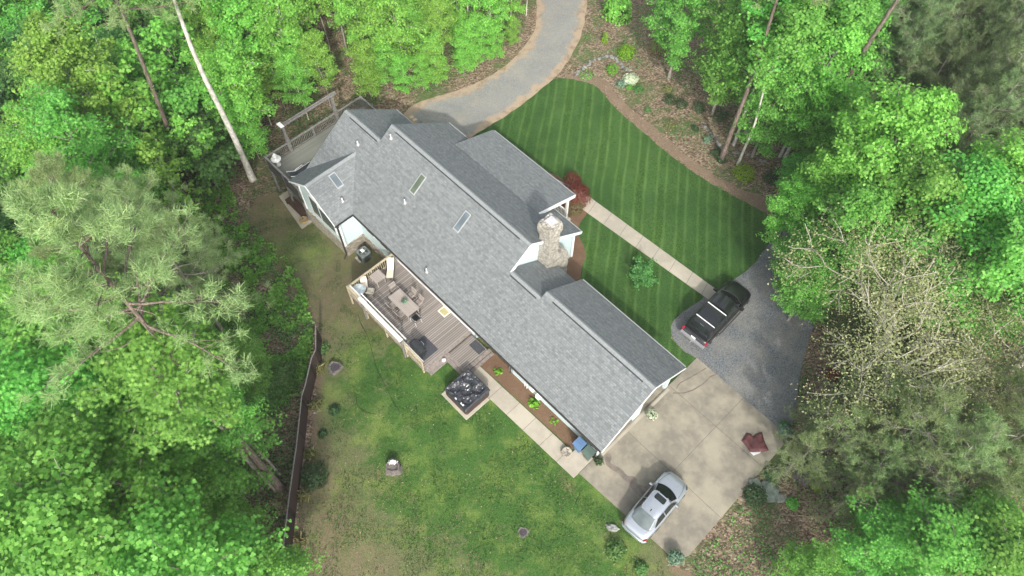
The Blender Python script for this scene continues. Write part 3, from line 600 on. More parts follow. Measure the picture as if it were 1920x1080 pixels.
# porch posts under the shallow roof
for a in (-21.5, -18.7, -16.2, -13.9):
    mb = MB(); mb.box(a - .08, a + .08, 1.72, 1.88, -.3, 2.85); mb.build("porch_post", M['white'], house)
mb = MB(); mb.box(-22, -13.6, -.2, 2.0, -.6, .3); mb.build("porch_floor", M['walk'], house)
mb = MB()
for a in np.arange(-17.6, -13.9, .14): mb.box(a - .015, a + .015, 1.78, 1.82, .4, 1.1)
mb.box(-17.7, -13.9, 1.76, 1.84, 1.1, 1.16); mb.build("porch_railing", M['white'], house)
# downspouts
mb = MB(); mb.tube([(CR + .04, CE + .1, EZ - .1), (CR - .1, -11.42, EZ - .5), (-23.68, -11.45, 1.9), (-23.68, -11.45, -1.55), (-23.6, -11.75, -1.75)], .055, 8); mb.build("downspout", M['gutter'], house)
mb = MB(); mb.tube([(-7.72, EB, EZ - .1), (-7.72, WB - .1, EZ - .5), (-7.72, WB - .1, .2)], .06, 8); mb.build("downspout", M['gutter'], house)
mb = MB(); mb.tube([(.0, EB + .1, EZ - .1), (.02, WB - .12, EZ - .5), (.02, WB - .12, .15)], .055, 8); mb.build("downspout", M['white'], house)
mb = MB(); mb.box(-5.9, -5.6, WB - .16, WB, .5, 1.1); mb.box(-5.3, -5.0, WB - .2, WB, .3, .8); mb.tube([(-6.2, WB - .06, .1), (-6.2, WB - .06, 1.9)], .04, 6); mb.tube([(-6.4, WB - .06, .1), (-6.4, WB - .06, 1.5)], .03, 6)
mb.build("meter_box", M['trim'], house)
# plumbing vents
def hitback(u, v):
    z = 5.0
    for i in range(25):
        a, b = PB(u, v, z); z = zb(b)
    return a, b, z
for i, (u, v) in enumerate(((643, 379), (671, 270), (759, 379), (800, 508))):
    if i == 0:
        a, b = PB(u, v, 3.5); z = cz - SL * abs(a - CC); a, b = PB(u, v, z); z = cz - SL * abs(a - CC)
    else: a, b, z = hitback(u, v)
    mb = MB(); mb.lathe([(.2, -.05), (.17, .06), (.075, .12), (.07, .34), (.0, .34)], 12, (a, b, z)); mb.build("roof_vent", M['steel'], house)
a, b = PB(731, 250, 6.0); mb = MB(); mb.lathe([(.2, -.05), (.17, .06), (.075, .12), (.07, .38), (.0, .38)], 12, (-24.3, -5.35, zb(-5.35))); mb.build("roof_vent", M['steel'], house)
# skylights
def skylight(a, b, wa, lb, m, cross=False):
    f_ = MB(); g_ = MB(); t = .055
    def P(da, db, h):
        if cross: aa = a + db; return (aa, b + da, cz - SL * (aa - CC) + h)
        return (a + da, b + db, zb(b + db) + h)
    for (x0, x1, y0, y1) in ((-wa / 2, wa / 2, -lb / 2, -lb / 2 + t), (-wa / 2, wa / 2, lb / 2 - t, lb / 2), (-wa / 2, -wa / 2 + t, -lb / 2 + t, lb / 2 - t), (wa / 2 - t, wa / 2, -lb / 2 + t, lb / 2 - t)):
        pp = [P(x0, y0, .12), P(x1, y0, .12), P(x1, y1, .12), P(x0, y1, .12)]; f_.prism(pp if not cross else pp[::-1], .2)
    pp = [P(-wa / 2 + t, -lb / 2 + t, .10), P(wa / 2 - t, -lb / 2 + t, .10), P(wa / 2 - t, lb / 2 - t, .10), P(-wa / 2 + t, lb / 2 - t, .10)]; g_.prism(pp if not cross else pp[::-1], .05)
    o = f_.build("skylight", M['skyframe'], house); g_.build("pane", M[m], o)
a, b, z = hitback(783, 347); skylight(a, b, .52, 1.22, 'skygreen')
a, b, z = hitback(866, 417); skylight(a, b, .52, 1.22, 'skyglass')
skylight(-25.35, -9.72, .55, .9, 'skyglass', True)
# chimney (a part of the house): flared base on the gable wall, straight stack, shoulder, metal cap
rs = random.Random(3)
def rough_stack(rings, n=5, j=.035):
    secs = []
    for (a0, a1, b0, b1, z) in rings:
        p = []
        for (x0, y0, x1, y1) in ((a0, b0, a1, b0), (a1, b0, a1, b1), (a1, b1, a0, b1), (a0, b1, a0, b0)):
            for i in range(n): t = i / n; p.append((x0 + (x1 - x0) * t + rs.uniform(-j, j), y0 + (y1 - y0) * t + rs.uniform(-j, j), z + (rs.uniform(-j, j) if 0 < z < 7 else 0)))
        secs.append(p)
    return MB().loft(secs, False)
rings = []
for z in np.arange(-.1, 3.0, .35): rings.append((-11.4, -10.4, -3.8, -1.75, z))
for z, b1 in ((3.0, -1.75), (3.35, -1.85), (3.7, -2.0), (3.95, -2.55), (4.2, -2.85)): rings.append((-11.4, -10.4, -3.78, b1, z))
for z in np.arange(4.5, 6.5, .33): rings.append((-11.38, -10.42, -3.75, -2.85, z))
rings += [(-11.42, -10.36, -3.84, -2.78, 6.55), (-11.45, -10.32, -3.88, -2.74, 6.9), (-11.45, -10.32, -3.88, -2.74, 7.3), (-11.4, -10.38, -3.82, -2.8, 7.62)]
ch = rough_stack(rings).build("chimney", M['chim'], house)
mb = MB(); mb.box(-11.08, -10.62, -3.5, -3.06, 7.6, 7.72); mb.box(-11.14, -10.56, -3.56, -3.0, 7.72, 7.75); mb.build("chimney_cap", M['cap'], ch)

# ------------------------------------------------------------------ back deck
deck = hthing("deck", "brown board deck with tan wooden railing behind the house", "deck", -15.5, -11.7, 0)
da, db = -15.5, -11.7
def L(a, b, z=0): return (a - da, b - db, z)
FZ = .45
mb = MB(); mb.prism([L(-19.5, -13.72, FZ), L(-11.75, -13.72, FZ), L(-11.75, -9.67, FZ), L(-19.5, -9.67, FZ)], .05); mb.build("floor", M['deck'], deck)
mb = MB()
for p, q in (((-11.68, -13.75), (-11.68, -9.67)), ((-19.55, -13.78), (-11.6, -13.78)), ((-19.57, -13.75), (-19.57, -9.67))): mb.bar(L(*p, FZ - .02), L(*q, FZ - .02), .13, .06)
mb.build("border_board", M['deckt'], deck)
mb = MB(); mb.bar(L(-11.4, -13.65, .2), L(-11.4, -11.98, .2), .42, .05); mb.bar(L(-11.2, -13.65, .1), L(-11.2, -11.98, .1), .04, .22); mb.bar(L(-11.62, -13.7, .25), L(-11.62, -9.7, .25), .03, .38)
mb.build("step", M['deckt'], deck)
mb = MB(); mb.prism([L(-11.5, -11.75, .26), L(-9.95, -11.75, .26), L(-9.95, -9.75, .26), L(-11.5, -9.75, .26)], .05); mb.build("landing", M['deck'], deck)
mb = MB()
mb.bar(L(-11.6, -11.86, .25), L(-9.7, -11.86, .25), .2, .06); mb.bar(L(-9.8, -11.75, .25), L(-9.8, -9.6, .25), .26, .06); mb.bar(L(-11.6, -12.1, .12), L(-9.7, -12.1, .12), .25, .05); mb.bar(L(-9.55, -12.0, .13), L(-9.55, -9.6, .13), .22, .05)
mb.bar(L(-11.6, -11.97, .12), L(-9.68, -11.97, .12), .02, .24)
mb.build("border_board", M['deckt'], deck)
mb = MB()
for p, q in (((-19.52, -13.7), (-11.7, -13.7)), ((-19.52, -13.7), (-19.52, -9.7))): mb.bar(L(*p, .27), L(*q, .27), .05, .26)
mb.build("rim_joist", M['pt'], deck)
def railing(parent, pts, fz, h, m, tr, posts, name="railing", pw=.1, step=.13, bw=.035, capw=.14):
    mb = MB()
    for p, q in zip(pts, pts[1:]):
        mb.bar((*p, fz + h), (*q, fz + h), capw, .04); mb.bar((*p, fz + h - .07), (*q, fz + h - .07), .04, .09); mb.bar((*p, fz + .1), (*q, fz + .1), .04, .09)
        n = int(math.hypot(q[0] - p[0], q[1] - p[1]) / step)
        for i in range(1, n):
            x = p[0] + (q[0] - p[0]) * i / n; y = p[1] + (q[1] - p[1]) * i / n; mb.box(x - bw / 2, x + bw / 2, y - bw / 2, y + bw / 2, fz + .06, fz + h - .03)
    o = mb.build(name, M[m], parent)
    for x, y, z0 in posts:
        pb = MB(); pb.box(x - pw / 2, x + pw / 2, y - pw / 2, y + pw / 2, z0, fz + h + .05); pb.build("post", M[tr], parent)
def gz(a, b): return float(G_ab(a, b)) - .1
S = lambda a, b: L(a, b)[:2]
railing(deck, [S(-19.56, -9.8), S(-19.56, -13.76), S(-11.7, -13.76)], FZ, .98, 'pt', 'pt', [(*S(a, b), gz(a, b)) for a, b in ((-19.56, -9.85), (-19.56, -11.8), (-19.6, -13.8), (-17.8, -13.8), (-15.6, -13.8), (-13.4, -13.8), (-11.7, -13.8))], step=.16)
mb = MB(); mb.bar(L(-19.4, -13.63, FZ + .9), L(-17.9, -13.63, FZ + .9), .03, .7); mb.bar(L(-19.5, -13.66, FZ + 1.05), L(-11.7, -13.66, FZ + 1.02), .02, .05); mb.build("railing_board", M['white'], deck)
# tall white frame standing on the rail posts (shade screen holder)
sf = hthing("shade_screen_frame", "long white double beam on two tall posts above the deck railing", "screen", -15.6, -13.95, FZ)
mb = MB(); mb.bar((-2.15, -.02, 1.95), (2.2, -.02, 1.95), .26, .12); mb.build("beam", M['white'], sf)
mb = MB(); mb.bar((-2.3, .27, 2.0), (2.35, .27, 2.0), .06, .08); mb.build("rail", M['white'], sf)
for x in (-2.1, 2.15):
    mb = MB(); mb.box(x - .05, x + .05, -.05, .05, -.9, 1.9); mb.bar((x, -.1, 1.86), (x, .35, 1.9), .06, .08); mb.build("post", M['grywood'], sf)
# house-side white skirting along the deck
mb = MB(); mb.box(-19.4, -11.3, WB - .06, WB - .005, .5, .85); mb.build("skirting_board", M['trim'], house)

# ------------------------------------------------------------------ upper deck
ud = hthing("raised_deck", "tall grey weathered deck on posts wrapping the far end of the house", "deck", -31, -7, 0)
da, db = -31, -7
UZ = .45
mb = MB(); mb.prism([L(-33.1, -11.3, UZ), L(-28.52, -11.3, UZ), L(-28.52, -2.2, UZ), L(-33.1, -2.2, UZ)], .06); mb.build("floor", M['deckg'], ud)
mb = MB(); mb.prism([L(-28.5, -2.08, UZ), L(-25.8, -2.08, UZ), L(-25.8, -.6, UZ), L(-33.1, -.6, UZ), L(-33.1, -2.18, UZ), L(-28.5, -2.18, UZ)], .06); 
mb = MB()
for p, q in (((-33.15, -11.35), (-28.5, -11.35)), ((-33.15, -11.35), (-33.15, -2.15)), ((-33.15, -2.15), (-28.5, -2.15))): mb.bar(L(*p, UZ - .2), L(*q, UZ - .2), .06, .36)
mb.build("rim_joist", M['dkwood'], ud)
railing(ud, [S(-28.6, -11.3), S(-33.1, -11.3), S(-33.1, -2.2), S(-28.6, -2.2)], UZ, .98, 'grywood', 'grywood',
        [(*S(a, b), gz(a, b) - .2) for a, b in ((-28.8, -11.3), (-30.9, -11.3), (-33.1, -11.3), (-33.1, -9.2), (-33.1, -6.95), (-33.1, -4.7), (-33.1, -2.2), (-30.9, -2.2))], pw=.16, step=.15, bw=.04)
mb = MB(); mb.bar(L(-33.05, -11.36, UZ + .45), L(-28.7, -11.36, UZ + .45), .02, .8); mb.build("side_panel", M['dkwood'], ud)
sf2 = hthing("shade_screen_frame", "weathered grey beam on two tall posts over the raised deck railing", "screen", -33.1, -7, UZ)
for y in (-2.2, 2.3):
    mb = MB(); mb.box(-.12, .12, y - .12, y + .12, -.3, 1.55); mb.box(-.09, .09, y - .09, y + .09, 1.55, 2.75); mb.build("post", M['grywood'], sf2)
mb = MB(); mb.bar((-.1, -2.45, 2.85), (-.1, 2.75, 2.85), .06, .14); mb.bar((.1, -2.45, 2.85), (.1, 2.75, 2.85), .06, .14); mb.build("beam", M['grywood'], sf2)
mb = MB(); mb.bar((-.3, -2.3, 2.96), (.3, -2.3, 2.96), .3, .05); mb.build("post_cap", M['white'], sf2)

# ------------------------------------------------------------------ furniture on the decks
def table(name, label, a, b, z, lx, ly, h, rz=0, group=None, m='teak'):
    t = hthing(name, label, "table", a, b, z, group, rz)
    mb = MB(); mb.box(-lx / 2, lx / 2, -ly / 2, ly / 2, h - .035, h); bevel(mb.build("tabletop", M[m], t), .006)
    mb = MB(); mb.box(-lx / 2 + .08, lx / 2 - .08, -ly / 2 + .08, ly / 2 - .08, h - .11, h - .036); mb.build("apron", M['teakx'], t)
    for x in (-1, 1):
        for y in (-1, 1):
            l = MB(); l.box(x * (lx / 2 - .1) - .035, x * (lx / 2 - .1) + .035, y * (ly / 2 - .1) - .035, y * (ly / 2 - .1) + .035, 0, h - .11); l.build("leg", M['teakx'], t)
    return t
table("dining_table", "long grey slatted dining table with a plant in its middle", -16.1, -11.72, FZ, 2.1, 1.02, .75)
table("square_table", "square wooden table beside the tan deck railing", -18.98, -11.7, FZ, .84, .84, .72)
def schair(label, a, b, rz, m='cream', fr='white', group=None, slat=False, scl=1.0):
    t = hthing("patio_chair", label, "chair", a, b, FZ, group, rz); t.scale = (scl,) * 3
    mb = MB()
    if slat:
        for i in range(6): mb.box(-.24, .24, -.22 + i * .078, -.165 + i * .078, .42, .44)
    else: mb.box(-.24, .24, -.24, .24, .42, .45)
    mb.build("seat", M[m], t)
    mb = MB()
    if slat:
        for i in range(6): x = -.21 + i * .075; mb.bar((x, -.26, .46), (x, -.40, .92), .045, .02, (0, 1, 0))
        mb.bar((-.25, -.405, .93), (.25, -.405, .93), .03, .05)
    else: mb.prism([(-.24, -.25, .46), (.24, -.25, .46), (.24, -.42, .95), (-.24, -.42, .95)], .03)
    mb.build("backrest", M[m], t)
    for x in (-.25, .25):
        mb = MB(); mb.tube([(x, .26, 0), (x, .24, .45), (x, .2, .64), (x, -.28, .66), (x, -.42, .95)], .015, 6); mb.build("armrest", M[fr], t)
        mb = MB(); mb.tube([(x, -.32, 0), (x, -.24, .44)], .015, 6); mb.build("leg", M[fr], t)
    return t
schair("slatted wooden chair at the head of the dining table near the square table", -17.35, -11.45, R(-90), 'teak', 'teakx', slat=True)
schair("first slatted chair on the house side of the dining table, nearer the plant", -16.35, -10.98, R(180), 'teak', 'teakx', slat=True)
schair("second slatted chair on the house side of the dining table, farther from the square table", -15.55, -10.98, R(180), 'teak', 'teakx', slat=True)
schair("slatted chair pushed under the lawn side of the dining table, next to the head chair", -16.6, -12.3, 0, 'teak', 'teakx', slat=True)
schair("slatted chair pushed under the lawn side of the dining table, near its far corner", -15.7, -12.3, 0, 'teak', 'teakx', slat=True)
schair("thin white-framed chair with dark seat at the grill end of the dining table", -14.75, -11.85, R(90), 'black', 'white')
schair("cream folding chair beside the round glass table", -18.55, -12.72, R(40), 'cream', 'black')
schair("cream chair tucked into the railing corner behind the round glass table", -19.15, -12.75, R(-120), 'cream', 'black')
t = hthing("lounge_chair", "cream sling lounge chair with dark frame in the deck corner by the house", "chair", -18.98, -10.6, FZ, rz=R(46.4))
mb = MB(); mb.prism([(-.24, -.75, .5), (.24, -.75, .5), (.22, -.05, .42), (-.22, -.05, .42)], .03); mb.prism([(-.22, -.05, .42), (.22, -.05, .42), (.26, .62, .95), (-.26, .62, .95)], .03); mb.build("sling", M['cream'], t)
for x in (-.28, .28):
    mb = MB(); mb.tube([(x, -.8, 0), (x, -.75, .5), (x, -.05, .4), (x, .65, .95)], .016, 6); mb.tube([(x, .4, 0), (x, -.1, .6), (x, -.5, .6)], .016, 6); mb.build("frame", M['black'], t)
t = hthing("round_table", "round white glass-topped table in the deck railing corner", "table", -19.02, -13.3, FZ)
mb = MB(); mb.lathe([(.0, .70), (.46, .70), (.48, .72), (.46, .74), (.0, .74)], 32); mb.build("tabletop", M['glasst'], t)
for k in range(3):
    mb = MB(); c, s_ = math.cos(k * 2.09), math.sin(k * 2.09); mb.tube([(.35 * c, .35 * s_, 0), (.15 * c, .15 * s_, .35), (.3 * c, .3 * s_, .7)], .015, 6); mb.build("leg", M['black'], t)
t = hthing("wall_lantern", "small white lantern on the deck floor beside the round table", "lantern", -18.35, -13.35, FZ)
mb = MB(); mb.lathe([(.09, 0), (.1, .05), (.09, .2), (.11, .22), (.02, .3), (.0, .3)], 10); mb.build("lantern_body", M['white'], t)
# grill on its mat
t = hthing("grill_mat", "square charcoal mat on the deck under the grill", "mat", -12.85, -12.75, FZ); mb = MB(); mb.box(-.72, .72, -.62, .62, .001, .012); mb.build("mat", M['mat'], t, None, 0)
t = hthing("grill", "closed dark barbecue grill with a shiny handle in the deck railing corner", "grill", -12.75, -13.22, FZ, rz=R(0))
mb = MB(); mb.box(-.38, .38, -.22, .22, .012, .75); mb.build("cart", M['grill'], t)
mb = MB(); mb.loft([[(x, -.30 * k, .82), (x, -.30 * k, .98), (x, -.18 * k, 1.14), (x, .05 * k, 1.19), (x, .22 * k, 1.12), (x, .32 * k, .98), (x, .32 * k, .82)] for x, k in ((-.5, .86), (-.47, 1), (.47, 1), (.5, .86))], False); bevel(mb.build("lid", M['grill'], t), .02)
mb = MB(); mb.tube([(-.14, .34, 1.02), (-.14, .38, 1.05), (.14, .38, 1.05), (.14, .34, 1.02)], .018, 6); mb.build("handle", M['steel'], t)
mb = MB(); mb.box(-.72, -.5, -.25, .28, .78, .81); mb.build("side_shelf", M['grill'], t); mb = MB(); mb.box(.5, .62, -.25, .28, .78, .81); mb.build("side_shelf", M['grill'], t)
mb = MB(); mb.box(-.5, .5, -.28, .3, .72, .82); mb.build("firebox", M['black'], t)
# framed mat by the house
t = hthing("door_mat", "pale yellow mat with white border on the deck by the house wall", "mat", -14.02, -9.98, FZ)
mb = MB(); mb.box(-.36, .36, -.30, .30, .001, .015); mb.build("border", M['cream'], t); mb = MB(); mb.box(-.27, .27, -.21, .21, .016, .02); mb.build("centre", M['matcream'], t)
t = hthing("door_mat", "dark grey mat on the low landing by the wall", "mat", -10.55, -10.1, .26); mb = MB(); mb.box(-.5, .5, -.3, .3, .001, .012); mb.build("mat", M['mat'], t)
t = hthing("lantern", "white lantern post lamp on the grass at the foot of the deck step", "lantern", -11.35, -12.35, 0)
mb = MB(); mb.box(-.1, .1, -.1, .1, .05, .35); mb.lathe([(.16, .35), (.02, .45), (0, .45)], 4); mb.build("lantern_body", M['white'], t); mb = MB(); mb.box(-.05, .25, -.03, .03, .0, .04); mb.build("stake", M['black'], t)
# white chaise and statue on the raised deck
t = hthing("sun_lounger", "white-framed lounger with dark mesh on the raised deck", "sun lounger", -30.6, -9.95, UZ, rz=R(90))
mb = MB(); mb.prism([(-.3, -.3, .36), (1.0, -.3, .36), (1.0, .3, .36), (-.3, .3, .36)], .02); mb.prism([(-.95, -.3, .8), (-.3, -.3, .36), (-.3, .3, .36), (-.95, .3, .8)], .02); mb.build("sling", M['mat'], t)
for y in (-.32, .32):
    mb = MB(); mb.tube([(-1, y, .84), (-.3, y, .37), (1.05, y, .37), (1.1, y, 0)], .028, 6); mb.tube([(-.75, y, 0), (-.25, y, .5), (.35, y, .55), (.4, y, .02)], .028, 6); mb.build("frame", M['white'], t)
t = hthing("side_table", "small white square table at the foot of the raised deck lounger", "table", -29.9, -11.05, UZ); mb = MB(); mb.box(-.3, .3, -.25, .25, .42, .46); mb.build("tabletop", M['white'], t)
mb = MB(); mb.tube([(0, 0, 0), (0, 0, .42)], .03, 6); mb.build("leg", M['white'], t)
t = hthing("birdbath", "white ornamental fountain figure in the raised deck corner", "statue", -32.65, -10.75, UZ)
mb = MB(); mb.lathe([(.22, 0), (.24, .06), (.12, .12), (.08, .45), (.14, .55), (.36, .62), (.4, .7), (.34, .71), (.12, .66), (.08, .8), (.17, .95), (.19, 1.05), (.1, 1.2), (.05, 1.3), (0, 1.32)], 20); mb.build("basin", M['white'], t)

# ------------------------------------------------------------------ hot tub
t = hthing("hot_tub", "square hot tub with glossy black moulded top and brown skirt", "hot tub", -8.54, -12.77, .08)
mb = MB(); n_ = 7; secs = []
def rr(w, z, r=.18, n=5):
    p = []
    for cx, cy, a0 in ((1, 1, 0), (-1, 1, 90), (-1, -1, 180), (1, -1, 270)):
        for i in range(n + 1): a = R(a0 + 90 * i / n); p.append((cx * (w - r) + r * math.cos(a), cy * (w - r) + r * math.sin(a), z))
    return p
mb.loft([rr(1.04, 0), rr(1.05, .72), rr(1.05, .74)], False, False); mb.build("skirt", M['tubside'], t)
jets = [(-.55, .55, .07), (-.3, .72, .05), (.1, .1, .05), (-.1, -.05, .045), (.35, .05, .045), (-.75, -.1, .05), (-.7, -.45, .045), (.62, .5, .05), (.75, .1, .05), (.25, .72, .05), (.72, -.35, .05), (.3, -.55, .04), (-.35, -.7, .05), (-.2, .3, .04)]
N = 96; xs = np.linspace(-1.06, 1.06, N); XX, YY = np.meshgrid(xs, xs); rho = np.maximum(abs(XX), abs(YY)); 
ZZ = np.full(XX.shape, .88)
seat = lambda cx, cy, rx, ry, d: d * np.clip(1 - ((XX - cx) / rx) ** 2 - ((YY - cy) / ry) ** 2, 0, 1) ** .35
ZZ -= np.maximum.reduce([seat(0, -.05, .5, .42, .22), seat(-.5, .5, .42, .3, .13), seat(.52, .5, .3, .42, .15), seat(.55, -.5, .4, .3, .16), seat(-.52, -.45, .3, .42, .14)])
from mathutils import noise as mn
WR = np.array([[mn.fractal(Vector((x * 3.4, y * 2.6, 4.1)), .8, 2.1, 4) for x in xs] for y in xs]); ZZ += np.where(rho < .93, 1, .35) * .075 * WR
ZZ += .03 * np.exp(-((rho - .97) / .05) ** 2); ZZ = np.where(rho > 1.03, .74, ZZ)
mb = MB(); mb.add(np.stack([XX, YY, ZZ], -1).reshape(-1, 3).tolist(), [(j * N + i, j * N + i + 1, (j + 1) * N + i + 1, (j + 1) * N + i) for j in range(N - 1) for i in range(N - 1)], True); mb.build("shell", M['tub'], t)
for x, y, r_ in jets:
    i, j = int((x + 1.06) / 2.12 * (N - 1)), int((y + 1.06) / 2.12 * (N - 1)); mb = MB(); mb.lathe([(r_, -.03), (r_ * 1.1, .012), (r_ * .8, .02), (r_ * .5, .0), (0, .004)], 12, (x, y, ZZ[j, i])); mb.build("jet", M['steel'], t)
mb = MB(); mb.box(.45, .72, -.98, -.88, .9, .93); mb.box(-.05, .1, -1.0, -.93, .9, .93); mb.build("control_panel", M['white'], t)
o = slab("tub_slab", [(-9.74, -14.0), (-7.3, -14.0), (-7.3, -11.98), (-9.74, -11.98)], M['walk'], .08)

# ------------------------------------------------------------------ AC unit, bins, pots, tarp, boulders, stumps
ax, ay = -22.55, -10.4; azg = -1.62
t = hthing("air_conditioner", "grey-green air conditioning unit with open top fan in the house corner", "air conditioner", -22.5, -10.62, azg)
mb = MB(); mb.loft([rr(.42, .06, .14), rr(.42, .86, .14), rr(.40, .9, .14)], False); mb.build("casing", M['ac'], t)
mb = MB()
for a_ in range(0, 360, 6): c, s_ = math.cos(R(a_)), math.sin(R(a_)); k = min(.425 / max(abs(c), abs(s_)), .5); mb.box(c * k - .008, c * k + .008, s_ * k - .008, s_ * k + .008, .12, .8)
mb.build("grille", M['acd'], t)
mb = MB(); mb.lathe([(.33, .902), (.33, .91), (0, .91)], 24); mb.build("fan_guard", M['acd'], t)
mb = MB()
for k in range(4): c, s_ = math.cos(k * 1.57), math.sin(k * 1.57); mb.add([(0, 0, .915), (.3 * c, .3 * s_, .918), (.3 * math.cos(k * 1.57 + .6), .3 * math.sin(k * 1.57 + .6), .918)], [(0, 1, 2)])
mb.build("fan_blade", M['ac'], t); mb = MB(); mb.box(-.55, .55, -.55, .55, 0, .06); mb.build("pad", M['walk'], t); mb = MB(); mb.box(-.25, .05, -.1, .12, .92, .95); mb.build("label_plate", M['white'], t)
def bin_(label, a, b, m, rz):
    t = hthing("wheelie_bin", label, "bin", a, b, .07, "wheelie bins by the garage corner", rz)
    mb = MB(); mb.loft([rr(.22, .08, .05), rr(.29, .95, .05), rr(.30, .98, .05)], False); o = mb.build("body", M[m], t)
    mb = MB(); mb.loft([[(x, -.36, .99), (x, -.36, 1.02), (x, -.1, 1.09), (x, .25, 1.08), (x, .33, 1.03), (x, .33, .99)] for x in (-.32, .32)], False); bevel(mb.build("lid", M[m], t), .02)
    mb = MB(); mb.tube([(-.24, .4, .98), (.24, .4, .98)], .02, 8); mb.build("handle", M['black'], t)
    for x in (-.27, .27): mb = MB(); mb.tube([(x - .03, .24, .1), (x + .03, .24, .1)], .1, 14); mb.build("wheel", M['rubber'], t)
bin_("blue wheelie bin beside the garage corner, nearer the mulch bed", -1.08, -10.22, 'binblue', 0)
bin_("dark green wheelie bin at the garage corner", -.34, -10.18, 'bingreen', 0)

def leafcloud(name, mat, P, Nn, S, tmpl):
    P = np.asarray(P, float); n = len(P); rnd = RNG.normal(size=(n, 3))
    Nn = Nn / (np.linalg.norm(Nn, axis=1, keepdims=True) + 1e-9)
    t1 = np.cross(Nn, rnd); t1 /= np.linalg.norm(t1, axis=1, keepdims=True) + 1e-9; t2 = np.cross(Nn, t1)
    T = np.array(tmpl, float); k = len(T); S = np.broadcast_to(np.asarray(S, float).reshape(-1, 1, 1), (n, 1, 1))
    V = P[:, None] + (T[None, :, 0:1] * t1[:, None] + T[None, :, 1:2] * t2[:, None] + T[None, :, 2:3] * Nn[:, None]) * S
    me = bpy.data.meshes.new(name); me.vertices.add(n * k); me.vertices.foreach_set("co", V.astype(np.float32).ravel())
    me.loops.add(n * k); me.loops.foreach_set("vertex_index", np.arange(n * k, dtype=np.int32)); me.polygons.add(n)
    me.polygons.foreach_set("loop_start", np.arange(0, n * k, k, dtype=np.int32)); me.update(calc_edges=True); me.materials.append(mat); return me
OVAL = [(0, 0, 0), (.28, .3, .05), (.3, .6, .02), (0, 1, -.12), (-.3, .6, .02), (-.28, .3, .05)]
LOBE = [(0, 0, 0), (.35, .05, .03), (.55, .35, -.05), (.3, .5, .02), (.35, .85, -.06), (0, 1.05, -.1), (-.35, .85, -.06), (-.3, .5, .02), (-.55, .35, -.05), (-.35, .05, .03)]
STAR = [(0, 0, 0), (.18, .2, .02), (.62, .12, -.1), (.26, .42, .02), (.5, .85, -.1), (.1, .6, .02), (0, 1.15, -.12), (-.1, .6, .02), (-.5, .85, -.1), (-.26, .42, .02), (-.62, .12, -.1), (-.18, .2, .02)]
NEED = [(-.035, 0, 0), (.035, 0, 0), (0, 1, 0)]
BLADE = [(-.05, 0, 0), (.05, 0, 0), (.07, .5, .06), (0, 1, -.1), (-.07, .5, .06)]
FERN = [(0, 0, 0), (.16, .25, 0), (.13, .6, -.03), (0, 1, -.1), (-.13, .6, -.03), (-.16, .25, 0)]
def dome(n, rx, ry, h, fill=.35):
    d = RNG.normal(size=(n, 3)); d /= np.linalg.norm(d, axis=1, keepdims=True); d[:, 2] = abs(d[:, 2]); r = (fill + (1 - fill) * RNG.random(n)) ** .5
    bump = 1 + .18 * np.sin(d[:, 0] * 7 + rx * 9) * np.cos(d[:, 1] * 6 + ry * 5)
    return d * np.array([rx, ry, h]) * (r * bump)[:, None], d
def shrub(label, x, y, r, h, mat, n=500, ls=.1, tm=OVAL, name="shrub", cat="shrub", group=None, up=.5, z=None, ry=None, stem=True):
    zz = float(G(x, y)) if z is None else z; t = thing(name, label, cat, (x, y, zz), 0, group)
    P, d = dome(n, r, ry or r, h); Nn = d + np.array([0, 0, up]) + RNG.normal(size=P.shape) * .45
    o = link(bpy.data.objects.new("foliage", leafcloud("foliage", M[mat], P + np.array([0, 0, .03]), Nn, ls * RNG.uniform(.7, 1.3, n), tm))); o.parent = t
    if stem:
        mb = MB()
        for i in range(5): a_ = i * 1.26 + x; mb.tube([(0, 0, 0), (r * .3 * math.cos(a_), r * .3 * math.sin(a_), h * .4), (r * .6 * math.cos(a_), r * .6 * math.sin(a_), h * .7)], [.03 * r + .01, .02 * r + .005, .006], 4)
        mb.build("stem", M['twig'], t)
    return t
def pot(label, a, b, r, h, fol, n, ls, tm=OVAL, z=.07, fr=1.0, rim='terra'):
    t = hthing("potted_plant", label, "potted plant", a, b, z)
    mb = MB(); mb.lathe([(r * .68, 0), (r, h * .85), (r * 1.08, h * .86), (r * 1.08, h), (r * .95, h), (r * .9, h * .88), (0, h * .88)], 24); mb.build("pot", M[rim], t)
    P, d = dome(n, r * fr * 1.15, r * fr * 1.15, r * fr * .9); P[:, 2] += h * .9
    o = link(bpy.data.objects.new("foliage", leafcloud("foliage", M[fol], P, d + RNG.normal(size=P.shape) * .5, ls * RNG.uniform(.7, 1.3, n), tm))); o.parent = t
    return t
x_ = PB(1266, 1046, .4); pot("terracotta pot of frilly blue-green plants at the lower corner of the concrete pad", x_[0], x_[1], .36, .42, 'lfblue', 900, .12, fr=1.15)
x_ = PB(1472, 812, .4); pot("terracotta pot of blue-green plants at the far right corner of the concrete pad", x_[0] - .1, x_[1], .36, .42, 'lfblue', 900, .12, fr=1.15)
pot("potted plant with white-edged leaves beside the garage pillar", .62, -5.35, .3, .3, 'lfwhite', 260, .1, fr=1.1, rim='black')
pot("small dark potted plant at the garage corner beside the green bin", .35, -9.95, .2, .25, 'lfdark', 220, .1, fr=1.4, rim='black')
pot("leafy plant in a pot in the middle of the dining table", -16.05, -11.65, .11, .14, 'lfblue', 140, .1, z=FZ + .75, fr=1.8, rim='white')
# planter ring behind the blue bin
t = hthing("planter", "round speckled stone planter in front of the blue bin", "planter", -1.42, -10.95, .07); mb = MB(); mb.lathe([(.3, 0), (.34, .22), (.28, .25), (.2, .2), (0, .2)], 18); mb.build("bowl", M['stone'], t)
